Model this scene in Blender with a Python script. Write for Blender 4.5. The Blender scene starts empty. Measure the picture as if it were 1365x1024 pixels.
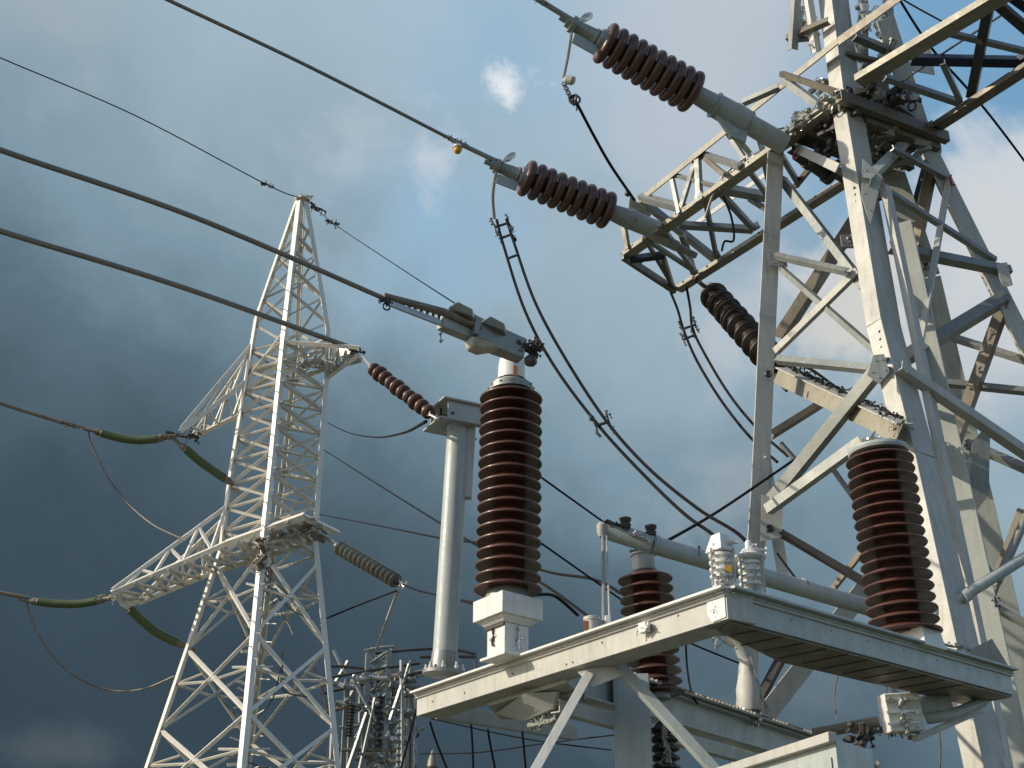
import bpy, math, random
from mathutils import Vector as Vc, Matrix
R = math.radians
scn = bpy.context.scene
col = scn.collection
# ------------------------------------------------------------------ camera
PITCH = R(25); FPX = 1700.0; CAMZ = 1.6
cam = bpy.data.cameras.new('camera'); co = bpy.data.objects.new('camera', cam); col.objects.link(co)
co.location = (0, 0, CAMZ); co.rotation_euler = (R(90) + PITCH, 0, 0)
cam.sensor_width = 36; cam.lens = FPX / 1365 * 36; cam.clip_start = 0.05; cam.clip_end = 5000
scn.camera = co
# ------------------------------------------------------------------ sun, exposure
SUN_AZ, SUN_EL = -100.0, 27.0          # azimuth measured from +Y towards +X
sd = Vc((math.sin(R(SUN_AZ)) * math.cos(R(SUN_EL)), math.cos(R(SUN_AZ)) * math.cos(R(SUN_EL)), math.sin(R(SUN_EL))))
sl = bpy.data.lights.new('sun', 'SUN'); sl.energy = 4.5; sl.angle = R(0.5); sl.color = (1.0, 0.88, 0.70)
so = bpy.data.objects.new('sun', sl); col.objects.link(so); so.location = sd * 60
so.rotation_euler = sd.to_track_quat('Z', 'Y').to_euler()
scn.view_settings.view_transform = 'Standard'; scn.view_settings.look = 'None'
scn.view_settings.exposure = 0.0; scn.view_settings.gamma = 1.0
# ------------------------------------------------------------------ pixel rays -> world points
CF = Vc((0, math.cos(PITCH), math.sin(PITCH))); CU = Vc((0, -math.sin(PITCH), math.cos(PITCH))); CR = Vc((1, 0, 0))
CAM = Vc((0, 0, CAMZ))
def ray(px, py): return CF + CR * ((px - 682.5) / FPX) + CU * ((512 - py) / FPX)
def P(px, py, d): return CAM + ray(px, py) * d                      # depth along the view axis
def PH(px, py, h): r = ray(px, py); return CAM + r * (h / r.z)      # h metres above the eye
def PY(px, py, Y): r = ray(px, py); return CAM + r * (Y / r.y)      # Y metres ahead on the ground
def DY(px, py, Y): r = ray(px, py); return r.normalized()
# ------------------------------------------------------------------ world: Nishita sky + storm clouds
w = bpy.data.worlds.new('World'); scn.world = w; w.use_nodes = True
nt = w.node_tree; nt.nodes.clear()
def N(t, **k):
    n = nt.nodes.new(t)
    for a, b in k.items(): setattr(n, a, b)
    return n
def lk(a, b): nt.links.new(a, b)
sky = N('ShaderNodeTexSky', sky_type='NISHITA', sun_disc=False)
sky.sun_elevation = R(SUN_EL); sky.sun_rotation = R(SUN_AZ); sky.air_density = 1.0; sky.dust_density = 1.0; sky.ozone_density = 1.4
tc = N('ShaderNodeTexCoord')
GEN = tc.outputs['Generated']
def noise(scale, detail=6, rough=0.55, vec=None, dist=0.0):
    n = N('ShaderNodeTexNoise'); n.inputs['Scale'].default_value = scale; n.inputs['Detail'].default_value = detail
    n.inputs['Roughness'].default_value = rough; n.inputs['Distortion'].default_value = dist
    lk(vec or GEN, n.inputs['Vector']); return n
def mth(op, a, b=None, c=None):
    n = N('ShaderNodeMath', operation=op)
    for i, v in enumerate((a, b, c)):
        if v is None: continue
        if isinstance(v, (int, float)): n.inputs[i].default_value = v
        else: lk(v, n.inputs[i])
    return n.outputs[0]
def smooth(v, a, b):
    n = N('ShaderNodeMapRange', interpolation_type='SMOOTHSTEP'); n.clamp = True
    n.inputs[1].default_value = a; n.inputs[2].default_value = b; n.inputs[3].default_value = 0; n.inputs[4].default_value = 1
    lk(v, n.inputs[0]); return n.outputs[0]
def mix(f, a, b):
    n = N('ShaderNodeMix', data_type='RGBA')
    if isinstance(f, (int, float)): n.inputs[0].default_value = f
    else: lk(f, n.inputs[0])
    for i, v in ((6, a), (7, b)):
        if isinstance(v, tuple): n.inputs[i].default_value = (*v, 1)
        else: lk(v, n.inputs[i])
    return n.outputs[2]
def dotd(v):
    n = N('ShaderNodeVectorMath', operation='DOT_PRODUCT'); lk(GEN, n.inputs[0]); n.inputs[1].default_value = tuple(v)
    return n.outputs['Value']
def sq(c): return tuple(x / .15 for x in c)     # clouds are given as final radiance; background strength is 0.15
def srgb(r, g, b):
    f = lambda c: (c / 255 / 12.92) if c / 255 <= 0.04045 else ((c / 255 + 0.055) / 1.055) ** 2.4
    return (f(r), f(g), f(b))
n1 = noise(3.2, 8, 0.52, dist=0.4); n2 = noise(9, 8, 0.6, dist=0.3); n3 = noise(1.5, 4, 0.5); n4 = noise(22, 6, 0.6)
f1 = mth('SUBTRACT', n1.outputs[0], 0.5); f2 = mth('SUBTRACT', n2.outputs[0], 0.5); f3 = mth('SUBTRACT', n3.outputs[0], 0.5); f4 = mth('SUBTRACT', n4.outputs[0], 0.5)
# a direction in the sky, tilted bank: clear side up and to the right
cc = ray(200, 950).normalized(); cd = ray(636, 2).normalized()
axis = (cd - cc).normalized(); mid = ((cd + cc) * .5).dot(axis); half = (cd - cc).length / 2
t = mth('DIVIDE', mth('SUBTRACT', dotd(axis), mid - half), 2 * half)         # 0 at the storm side, 1 at the clear side
t = mth('ADD', t, mth('MULTIPLY', f1, 0.56)); t = mth('ADD', t, mth('MULTIPLY', f2, 0.22)); t = mth('ADD', t, mth('MULTIPLY', f4, 0.05))
t = mth('MULTIPLY', mth('ADD', t, 0.015), 1 / 1.2)
ramp = N('ShaderNodeValToRGB'); lk(t, ramp.inputs[0]); cr = ramp.color_ramp
stops = [(0.0, (54, 71, 82)), (0.15, (64, 82, 94)), (0.35, (92, 113, 126)), (0.50, (127, 152, 167)), (0.63, (153, 175, 188)), (0.82, (168, 190, 206)), (1.0, (192, 204, 212))]
cr.elements[0].position = 0; cr.elements[1].position = 1
for i, (p, c) in enumerate(stops):
    e = cr.elements[0] if i == 0 else (cr.elements[-1] if i == len(stops) - 1 else cr.elements.new(p))
    e.position = p; e.color = (*[x for x in srgb(*c)], 1)
sc = N('ShaderNodeVectorMath', operation='SCALE'); lk(ramp.outputs[0], sc.inputs[0]); sc.inputs['Scale'].default_value = 1 / .15
cloud = sc.outputs[0]
def blob(px, py, rad, soft, ampn=1.0, asp=None):
    """1 inside a ragged patch of sky round this direction"""
    c = ray(px, py).normalized()
    n = N('ShaderNodeVectorMath', operation='SUBTRACT'); lk(GEN, n.inputs[0]); n.inputs[1].default_value = tuple(c)
    v = n.outputs[0]
    if asp:
        m = N('ShaderNodeVectorMath', operation='MULTIPLY'); lk(v, m.inputs[0]); m.inputs[1].default_value = asp; v = m.outputs[0]
    l = N('ShaderNodeVectorMath', operation='LENGTH'); lk(v, l.inputs[0])
    d = l.outputs['Value']
    d = mth('ADD', d, mth('MULTIPLY', f2, -0.22 * ampn)); d = mth('ADD', d, mth('MULTIPLY', f4, -0.07 * ampn))
    return mth('SUBTRACT', 1.0, smooth(d, rad - soft, rad + soft))
def patch(colr, c, px, py, rad, soft, k=1.0, amp=1.0, asp=None):
    m = blob(px, py, rad, soft, amp, asp)
    if k != 1: m = mth('MULTIPLY', m, k)
    return mix(m, colr, sq(srgb(*c)) if isinstance(c, tuple) else c)
skyc = cloud
skyc = patch(skyc, (148, 184, 211), 575, 290, .05, .06, .8)
skyc = patch(skyc, (144, 180, 206), 700, 60, .06, .07, .75)
skyc = patch(skyc, (112, 160, 197), 1300, 130, .13, .07, .95, .8)
skyc = patch(skyc, (128, 160, 186), 1010, 330, .035, .04, .6)
skyc = patch(skyc, (188, 196, 206), 930, 110, .07, .07, .7)
skyc = patch(skyc, (186, 194, 204), 1000, 30, .05, .06, .6)
skyc = patch(skyc, (212, 218, 222), 1360, 275, .05, .03, .85)
skyc = patch(skyc, (206, 210, 213), 1310, 370, .07, .05, .85)
skyc = patch(skyc, (214, 212, 206), 1135, 425, .03, .024, .85)
skyc = patch(skyc, (196, 203, 209), 1000, 410, .035, .03, .6)
skyc = patch(skyc, (182, 194, 205), 850, 230, .03, .05, .5)
skyc = patch(skyc, (186, 198, 210), 470, 180, .02, .045, .7, 1.0)
skyc = patch(skyc, (200, 209, 218), 590, 205, .008, .028, .8, 1.0)
skyc = patch(skyc, (242, 243, 244), 677, 137, .004, .02, .97, 1.0)
skyc = patch(skyc, (158, 170, 178), 960, 640, .02, .04, .7, 1.0)
skyc = patch(skyc, (120, 132, 142), 1080, 930, .02, .05, .5, 1.0, (1, 1, 2.4))
skyc = patch(skyc, (104, 114, 122), 70, 1000, .03, .05, .5, .8, (1, 1, 3))
skyc = patch(skyc, (166, 174, 182), 60, 10, .04, .05, .5, .8)
# the storm bank fills the view ahead; behind it and overhead the sky is the open Nishita sky
ahead = smooth(mth('ADD', dotd(ray(682, 480).normalized()), mth('MULTIPLY', f3, 0.3)), 0.35, 0.72)
final = mix(ahead, sky.outputs[0], skyc)
bg = N('ShaderNodeBackground'); bg.inputs['Strength'].default_value = 0.15; lk(final, bg.inputs['Color'])
wo = N('ShaderNodeOutputWorld'); lk(bg.outputs[0], wo.inputs['Surface'])
# ------------------------------------------------------------------ materials
def mat(name, base, alt=None, rough=0.5, metal=0.0, rust=0.0, stain=0.35, bump=0.15, scale=1.0, coat=0.0, spec=0.5, strand=0.0, rustc=(0.16, 0.06, 0.025), streak=1.0, trans=0.0):
    m = bpy.data.materials.new(name); m.use_nodes = True; t = m.node_tree; b = t.nodes['Principled BSDF']
    def nn(ty, **k):
        x = t.nodes.new(ty)
        for a, v in k.items(): setattr(x, a, v)
        return x
    L = t.links.new
    tcn = nn('ShaderNodeTexCoord'); vec = tcn.outputs['Object']
    def nz(s, det=5, ro=0.6, v=None, seed=0):
        x = nn('ShaderNodeTexNoise'); x.inputs['Scale'].default_value = s * scale; x.inputs['Detail'].default_value = det; x.inputs['Roughness'].default_value = ro
        L(v or vec, x.inputs['Vector']); return x.outputs[0]
    def rmp(v, a, bb, lo=0.0, hi=1.0):
        x = nn('ShaderNodeMapRange'); x.inputs[1].default_value = a; x.inputs[2].default_value = bb; x.inputs[3].default_value = lo; x.inputs[4].default_value = hi
        L(v, x.inputs[0]); return x.outputs[0]
    def mx(f, a, c, bt='MIX'):
        x = nn('ShaderNodeMix', data_type='RGBA', blend_type=bt); L(f, x.inputs[0])
        for i, v in ((6, a), (7, c)):
            if isinstance(v, tuple): x.inputs[i].default_value = (*v, 1)
            else: L(v, x.inputs[i])
        return x.outputs[2]
    alt = alt or tuple(x * 0.72 for x in base)
    big = nz(2.3, 6, 0.62); fine = nz(38, 4, 0.7); mid_ = nz(9, 5, 0.6)
    mp = nn('ShaderNodeMapping'); mp.inputs['Scale'].default_value = (26, 26, 2.2); L(vec, mp.inputs['Vector'])
    st = nz(1.0, 4, 0.6, mp.outputs[0])
    c = mx(rmp(big, .35, .7), base, alt)
    c = mx(rmp(st, .5, .78, 0, stain * streak), c, tuple(x * .45 for x in (base[0] * 1.03, base[1] * .95, base[2] * .82)))
    c = mx(rmp(fine, .45, .8, 0, stain * .55), c, tuple(x * .6 for x in base))
    c = mx(rmp(mid_, .25, .42, stain * .5, 0), c, tuple(min(.9, x * 1.3) for x in base))
    if rust > 0:
        rz = nz(6, 8, .72); c = mx(rmp(rz, .72 - rust * .25, .80 - rust * .2), c, rustc)
        dots = nn('ShaderNodeTexVoronoi'); dots.inputs['Scale'].default_value = 14 * scale; L(vec, dots.inputs['Vector'])
        c = mx(rmp(dots.outputs['Distance'], .05, .09, min(1, rust * 2.2), 0), c, tuple(x * .8 for x in rustc))
    L(c, b.inputs['Base Color'])
    L(rmp(mid_, .3, .7, max(.04, rough - .12), min(1, rough + .14)), b.inputs['Roughness'])
    b.inputs['Metallic'].default_value = metal; b.inputs['Specular IOR Level'].default_value = spec
    b.inputs['Coat Weight'].default_value = coat; b.inputs['Coat Roughness'].default_value = 0.12
    if trans: b.inputs['Transmission Weight'].default_value = trans
    h = nn('ShaderNodeMath', operation='ADD'); L(fine, h.inputs[0]); L(mid_, h.inputs[1])
    bp = nn('ShaderNodeBump'); bp.inputs['Strength'].default_value = bump; bp.inputs['Distance'].default_value = 0.01 / scale; L(h.outputs[0], bp.inputs['Height'])
    L(bp.outputs[0], b.inputs['Normal'])
    return m
M = {
 'cream':  mat('weathered_cream_paint', (.48, .475, .43), (.37, .375, .345), .52, rust=.22, stain=.5),
 'grey':   mat('weathered_grey_paint', (.40, .42, .38), (.31, .34, .32), .48, rust=.12, stain=.45),
 'galv':   mat('dull_galvanised_steel', (.30, .32, .30), (.20, .215, .205), .45, metal=.35, rust=.15, stain=.5),
 'brace':  mat('old_grey_green_steel', (.29, .305, .28), (.20, .21, .19), .5, metal=.15, rust=.25, stain=.6),
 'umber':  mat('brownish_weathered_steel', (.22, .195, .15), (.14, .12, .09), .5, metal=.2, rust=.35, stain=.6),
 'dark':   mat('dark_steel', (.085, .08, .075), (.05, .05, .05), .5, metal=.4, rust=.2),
 'navy':   mat('dark_blue_steel', (.03, .045, .075), (.02, .03, .05), .45, metal=.3),
 'towerw': mat('pale_tower_paint', (.78, .74, .65), (.66, .63, .56), .4, rust=.08, stain=.35, scale=.4),
 'towerg': mat('pale_tower_lacing', (.60, .57, .48), (.42, .41, .36), .42, metal=.1, rust=.12, scale=.4),
 'white':  mat('worn_white_paint', (.72, .72, .68), (.62, .62, .58), .4, rust=.10, stain=.3),
 'porc':   mat('brown_glazed_porcelain', (.105, .043, .028), (.068, .030, .021), .38, coat=.22, stain=.35, bump=.05, rust=0),
 'porcd':  mat('dark_brown_porcelain', (.095, .042, .027), (.06, .028, .020), .42, coat=.12, stain=.4, bump=.06),
 'porck': mat('blackish_porcelain', (.030, .021, .018), (.020, .015, .013), .35, coat=.15, stain=.4, bump=.06),
 'olive': mat('olive_weathered_chord', (.34, .32, .25), (.23, .21, .16), .5, metal=.1, rust=.2, stain=.6),
 'rim':    mat('dusty_porcelain_rim', (.16, .08, .055), (.10, .05, .035), .5, stain=.4),
 'pole':   mat('blue_grey_paint', (.40, .44, .42), (.33, .37, .36), .42, stain=.4, rust=.04),
 'tube':   mat('dull_blue_grey_tube', (.38, .43, .41), (.29, .33, .32), .42, stain=.45, rust=.06),
 'wire':   mat('weathered_aluminium_wire', (.24, .21, .17), (.16, .14, .12), .5, metal=.5, stain=.3),
 'cond':   mat('smooth_grey_conductor', (.23, .21, .175), (.19, .17, .14), .5, metal=.3, stain=.12, bump=.05),
 'black':  mat('black_cable', (.014, .014, .014), (.010, .010, .010), .8, stain=.1, spec=.1, bump=.03),
 'green':  mat('olive_green_sheath', (.085, .115, .035), (.06, .085, .03), .42, stain=.3, scale=.4),
 'alu':    mat('bright_aluminium', (.62, .62, .58), (.42, .42, .38), .3, metal=.75, stain=.45, rust=.1),
 'glassy': mat('grey_glass_insulator', (.22, .22, .18), (.12, .12, .10), .2, coat=.4, stain=.5, scale=.5),
 'yellow': mat('yellow_plastic', (.70, .38, .03), (.5, .26, .02), .4, stain=.2),
 'orange': mat('rust_orange_enamel', (.42, .12, .02), (.25, .07, .02), .5),
 'red':    mat('dull_pink_plastic', (.38, .06, .07), (.3, .05, .06), .4),
 'blue':   mat('blue_plastic', (.03, .12, .45), (.02, .08, .3), .4),
 'leaf':   mat('moss_green', (.08, .11, .03), (.12, .10, .03), .8),
 'gravel': mat('grey_gravel', (.085, .085, .06), (.05, .06, .035), .9, stain=.5, scale=1.2, bump=.6),
 'concrete': mat('concrete', (.32, .31, .28), (.25, .24, .22), .85, stain=.5),
}
# ------------------------------------------------------------------ mesh builder
def perp(ax, hint):
    x = hint - ax * hint.dot(ax)
    if x.length < 1e-5: x = ax.orthogonal()
    return x.normalized()
class MB:
    def __init__(s): s.v = []; s.f = []
    def prof(s, pr, p0, p1, xh, sc1=1.0):
        ax = (p1 - p0).normalized(); x = perp(ax, xh); y = ax.cross(x); n = len(pr); b = len(s.v)
        for p, k in ((p0, 1), (p1, sc1)):
            for a, c in pr: s.v.append(p + x * a * k + y * c * k)
        for i in range(n): j = (i + 1) % n; s.f.append((b + i, b + j, b + n + j, b + n + i))
        s.f.append(tuple(b + n - 1 - i for i in range(n))); s.f.append(tuple(b + n + i for i in range(n)))
        return s
    def L(s, p0, p1, w, t, face, side=None):          # angle iron, outer corner turned to `face`
        k = w * .5; q = .70710678
        pts = [(0, 0), (w, 0), (w, t), (t, t), (t, w), (0, w)]
        # rotate so that the corner points along +x
        pr = []
        for a, c in pts:
            a2 = -(a + c) * q; c2 = (c - a) * q
            pr.append((a2 + k * q, c2))
        return s.prof(pr, p0, p1, face)
    def LR(s, p0, p1, a, b, w, t, w2=None):                     # angle iron: flanges run from p0-p1 along a and b
        ax = (p1 - p0).normalized(); a = perp(ax, a); b = (b - ax * b.dot(ax)); b = (b - a * b.dot(a)).normalized()
        w2 = w2 or w; base = len(s.v); pts = [(0, 0), (w, 0), (w, t), (t, t), (t, w2), (0, w2)]
        for p in (p0, p1):
            for x, y in pts: s.v.append(p + a * x + b * y)
        for i in range(6): j = (i + 1) % 6; s.f.append((base + i, base + j, base + 6 + j, base + 6 + i))
        s.f.append(tuple(base + 5 - i for i in range(6))); s.f.append(tuple(base + 6 + i for i in range(6)))
        return s
    def rect(s, p0, p1, w, h, xh): return s.prof([(-w / 2, -h / 2), (w / 2, -h / 2), (w / 2, h / 2), (-w / 2, h / 2)], p0, p1, xh)
    def chan(s, p0, p1, w, h, t, xh):                  # channel, web towards +x, flanges pointing -x
        return s.prof([(w / 2, -h / 2), (w / 2, h / 2), (-w / 2, h / 2), (-w / 2, h / 2 - t), (w / 2 - t, h / 2 - t), (w / 2 - t, -h / 2 + t), (-w / 2, -h / 2 + t), (-w / 2, -h / 2)], p0, p1, xh)
    def ibeam(s, p0, p1, w, h, t, xh):
        a = w / 2; b = h / 2; u = t / 2
        return s.prof([(-a, -b), (a, -b), (a, -b + t), (u, -b + t), (u, b - t), (a, b - t), (a, b), (-a, b), (-a, b - t), (-u, b - t), (-u, -b + t), (-a, -b + t)], p0, p1, xh)
    def tube(s, pts, r, n=8, cap=True):
        pts = [Vc(p) for p in pts]; m = len(pts); b = len(s.v); x = None
        for i, p in enumerate(pts):
            ax = (pts[min(i + 1, m - 1)] - pts[max(i - 1, 0)]).normalized()
            x = perp(ax, x if x is not None else ax.orthogonal()); y = ax.cross(x); rr = r[i] if isinstance(r, (list, tuple)) else r
            for k in range(n): a = 2 * math.pi * k / n; s.v.append(p + (x * math.cos(a) + y * math.sin(a)) * rr)
        for i in range(m - 1):
            for k in range(n): l = (k + 1) % n; s.f.append((b + i * n + k, b + i * n + l, b + (i + 1) * n + l, b + (i + 1) * n + k))
        if cap: s.f.append(tuple(b + n - 1 - k for k in range(n))); s.f.append(tuple(b + (m - 1) * n + k for k in range(n)))
        return s
    def lathe(s, p0, ax, prof, n=32):
        ax = ax.normalized(); x = ax.orthogonal().normalized(); y = ax.cross(x); b = len(s.v); m = len(prof)
        for t_, r in prof:
            for k in range(n): a = 2 * math.pi * k / n; s.v.append(p0 + ax * t_ + (x * math.cos(a) + y * math.sin(a)) * max(r, 1e-4))
        for i in range(m - 1):
            for k in range(n): l = (k + 1) % n; s.f.append((b + i * n + k, b + i * n + l, b + (i + 1) * n + l, b + (i + 1) * n + k))
        s.f.append(tuple(b + n - 1 - k for k in range(n))); s.f.append(tuple(b + (m - 1) * n + k for k in range(n)))
        return s
    def box(s, c, sx, sy, sz, ax=None, ay=None):
        ax = ax or Vc((1, 0, 0)); ay = perp(ax, ay or Vc((0, 1, 0))); az = ax.cross(ay)
        return s.prof([(-sy / 2, -sz / 2), (sy / 2, -sz / 2), (sy / 2, sz / 2), (-sy / 2, sz / 2)], c - ax * sx / 2, c + ax * sx / 2, ay)
    def poly(s, pts, nrm, th):                          # a plate
        b = len(s.v); n = len(pts); o = nrm.normalized() * th / 2
        for p in pts: s.v.append(p + o)
        for p in pts: s.v.append(p - o)
        s.f.append(tuple(range(b, b + n))); s.f.append(tuple(b + 2 * n - 1 - i for i in range(n)))
        for i in range(n): j = (i + 1) % n; s.f.append((b + i, b + n + i, b + n + j, b + j))
        return s
    def ring(s, c, nrm, Rr, r, n=16, k=6):
        nrm = nrm.normalized(); x = nrm.orthogonal().normalized(); y = nrm.cross(x); b = len(s.v)
        for i in range(n):
            a = 2 * math.pi * i / n; d = x * math.cos(a) + y * math.sin(a)
            for j in range(k): q = 2 * math.pi * j / k; s.v.append(c + d * (Rr + r * math.cos(q)) + nrm * r * math.sin(q))
        for i in range(n):
            for j in range(k): i2 = (i + 1) % n; j2 = (j + 1) % k; s.f.append((b + i * k + j, b + i2 * k + j, b + i2 * k + j2, b + i * k + j2))
        return s
    def ball(s, c, r, n=12):
        return s.lathe(c - Vc((0, 0, r)), Vc((0, 0, 1)), [(r - r * math.cos(math.pi * i / 8), r * math.sin(math.pi * i / 8)) for i in range(9)], n)
    def bolt(s, c, nrm, r=.012, h=.012):
        nrm = nrm.normalized(); return s.lathe(c - nrm * .002, nrm, [(0, r * 1.3), (.003, r * 1.3), (.003, r), (h, r)], 6)
    def clutter(s, c, axd, ln, rad, n, seed, k=1.0):   # clamps, shackles, nuts and straps crowded round a joint
        rn = random.Random(seed); axd = axd.normalized(); o = axd.orthogonal().normalized(); o2 = axd.cross(o)
        p_ = c - axd * ln * .5; path = []
        for i in range(6): path.append(c + axd * ln * (i / 5 - .5) + (o * rn.uniform(-.22, .22) + o2 * rn.uniform(-.22, .22)) * rad)
        s.tube(path, [rad * rn.uniform(.14, .34) for _ in path], 8)
        for i in range(n):
            a = rn.uniform(0, 6.28); rr = rad * rn.uniform(.1, .75); d = o * math.cos(a) + o2 * math.sin(a)
            p = c + axd * rn.uniform(-.5, .5) * ln + d * rr; ty = rn.random(); z = rad * (.4 + .4 * k) * rn.uniform(.35, .85)
            rd = (d * rn.uniform(.3, 1) + axd * rn.uniform(-1, 1) + d.cross(axd) * rn.uniform(-.6, .6)).normalized()
            if ty < .3: s.tube([p - rd * z, p + rd * z * .8], z * .16, 6); s.bolt(p + rd * z * .7, rd, z * .34, z * .26)
            elif ty < .45: s.ring(p, rd, z * .6, z * .13, 12, 5)
            elif ty < .75: s.box(p, z * 1.7, z * .6, z * .16, rd, d)
            else: s.lathe(p - axd * z * .4, axd, [(0, z * .3), (z * .15, z * .5), (z * .65, z * .5), (z * .8, z * .3)], 10)
        return s
    def build(s, name, m, parent=None, root=None, sharp=32, bevel=0):
        if parent is None:
            zs = min(p.z for p in s.v); o_ = Vc((sum(p.x for p in s.v) / len(s.v), sum(p.y for p in s.v) / len(s.v), zs))
        else:
            r = parent
            while r.parent: r = r.parent
            o_ = r.location.copy()
        me = bpy.data.meshes.new(name); me.from_pydata([tuple(p - o_) for p in s.v], [], s.f); me.update()
        import bmesh
        bm = bmesh.new(); bm.from_mesh(me); bmesh.ops.recalc_face_normals(bm, faces=bm.faces); bm.to_mesh(me); bm.free()
        for p in me.polygons: p.use_smooth = True
        me.set_sharp_from_angle(angle=R(sharp))
        me.materials.append(M[m])
        ob = bpy.data.objects.new(name, me); col.objects.link(ob)
        if parent is None: ob.location = o_
        else: ob.parent = parent
        if bevel:
            bv = ob.modifiers.new('b', 'BEVEL'); bv.width = bevel; bv.segments = 2; bv.limit_method = 'ANGLE'; bv.angle_limit = R(40)
        return ob
def bolts(lst, m, parent, name='bolt'):
    for c, n_, r_, h_ in lst: MB().bolt(c, n_, r_, h_).build(name, m, parent)
def tag(o, label, cat, group=None, kind=None):
    if label: o['label'] = label
    if cat: o['category'] = cat
    if group: o['group'] = group
    if kind: o['kind'] = kind
    return o
def thing(name, loc, label, cat, group=None):
    o = bpy.data.objects.new(name, None); col.objects.link(o); o.location = loc; o.empty_display_size = .2
    return tag(o, label, cat, group)
def cr_(pts, k=8):                                     # Catmull-Rom
    out = []; n = len(pts)
    for i in range(n - 1):
        a = pts[max(i - 1, 0)]; b = pts[i]; c = pts[i + 1]; d = pts[min(i + 2, n - 1)]
        for j in range(k):
            t = j / k; t2 = t * t; t3 = t2 * t
            out.append(.5 * ((2 * b) + (c - a) * t + (2 * a - 5 * b + 4 * c - d) * t2 + (3 * b - a - 3 * c + d) * t3))
    out.append(pts[-1]); return out
def wpts(l): return cr_([P(*q) for q in l]) if len(l) > 2 else [P(*l[0]), P(*l[1])]
def wire(l, r, m, label, cat='wire', name='wire', group=None, n=6):
    if len(l) == 2:      # slight sag
        a, b = P(*l[0]), P(*l[1]); ln = (b - a).length
        pts = [a.lerp(b, i / 12) - Vc((0, 0, ln * .006 * 4 * (i / 12) * (1 - i / 12))) for i in range(13)]
    else: pts = wpts(l)
    return tag(MB().tube(pts, r, n).build(name, m), label, cat, group)
Z = Vc((0, 0, 1)); TOCAM = Vc((0, -1, -.35)).normalized()
LFT = Vc((-.559, -.829, 0)); 
# ------------------------------------------------------------------ ground
g = MB().box(Vc((0, 60, -.05)), 3000, 3000, .1).build('ground', 'gravel'); tag(g, None, None, kind='structure')
AZU = -34.0
U = Vc((math.sin(R(AZU)), math.cos(R(AZU)), 0)); V = Vc((U.y, -U.x, 0))     # U runs away to the left, V away to the right
# ================================================================== RIGHT TOWER
HA, HB = 6.18, 6.67
rt = thing('transmission_tower', Vc((2.9, 8.6, 0)), 'large close lattice tower of cream and grey angle steel at the right', 'tower', 'lattice towers')
def down(a, b):                                        # run a leg on to the ground
    d = b - a; return b + d * ((b.z - .0) / -d.z)
legF = [PY(1100, -70, 7.95), PH(1127, 140, HA), PY(1174, 424, 7.82), PY(1219, 600, 7.68), PY(1312, 1024, 7.35)]
legL = [PH(1045, 203, HA), PY(1035, 424, 8.75), PY(1026, 640, 8.80), PY(1008, 930, 8.86)]
legR = [PH(1192, 20, HB + .35), PH(1246, 190, HA), PY(1330, 358, 8.63), PY(1392, 480, 8.66)]
legB = [PH(1150, 100, HB + .1), PH(1172, 225, HA), PY(1222, 373, 9.1), PY(1290, 670, 9.3), PY(1342, 900, 9.45)]
legs = {}
def polyleg(pts, w, t, fa, fb, m, name='leg', w2=None):
    mb = MB(); q = pts + [down(pts[-2], pts[-1])]
    for i in range(len(q) - 1): mb.LR(q[i], q[i + 1], fa, fb, w, t, w2)
    return mb.build(name, m, rt, bevel=.003), q
obF, qF = polyleg(legF, .21, .016, V, U, 'cream', w2=.135)
obL, qL = polyleg(legL, .135, .014, Vc((-1, -.12, 0)), U * .5 + V * .6, 'cream')
obR, qR = polyleg(legR, .17, .014, Vc((-1, -.35, 0)), U + V * .4, 'cream')
obB, qB = polyleg(legB, .19, .016, Vc((1, -.25, 0)), Vc((-.2, 1, 0)), 'grey')
# inner stiffener channels that run beside the two near right legs
st_ = MB(); a0 = PY(1200, 300, 8.3); a1 = PY(1345, 960, 8.15); st_.chan(a0, down(a0, a1), .07, .17, .01, Vc((-.5, -1, 0))); st_.build('stiffener', 'grey', rt, bevel=.002)
st_ = MB(); a0 = PY(1180, 250, 8.05); a1 = PY(1322, 930, 7.72); st_.chan(a0, down(a0, a1), .05, .10, .008, Vc((1, -.9, 0))); st_.build('stiffener', 'cream', rt, bevel=.002)
# splice plates and bolts on the front leg
for (px, py, Yy) in ():
    mb = MB(); c = PY(px + 6, py, Yy - .02)
    mb.box(c, .005, .09, .17, (V * -.1 - U).normalized(), V)
    for i in (-1, 1):
        for j in (-1, 0, 1): mb.bolt(c + V * .025 * i + Z * .055 * j - U * .004, -U, .007, .01)
    mb.build('splice_plate', 'grey', rt, bevel=.002)
def brace(a, b, w, m='brace', kind='L', par=None, face=None, name='brace', t=.008, bev=.0015):
    mb = MB(); f = face or (Vc((0, -1, -.6)))
    ax = (b - a).normalized(); w *= .84
    if kind == 'L': mb.L(a, b, w, t, f)
    elif kind == 'F': mb.rect(a, b, w, .01, ax.cross(f))
    elif kind == 'T': mb.tube([a, b], w / 2, 12)
    else: mb.chan(a, b, w * .5, w, t, f)
    for p, s in ((a, 1), (b, -1)):
        if w > .03: mb.bolt(p + ax * s * .05 + f.normalized() * w * .38, f, w * .10, w * .14)
    return mb.build(name, m, par or rt, bevel=bev)
DF = Vc((0, 0, 0))
def yb(x, y, Y): return PY(x, y, Y)
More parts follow.
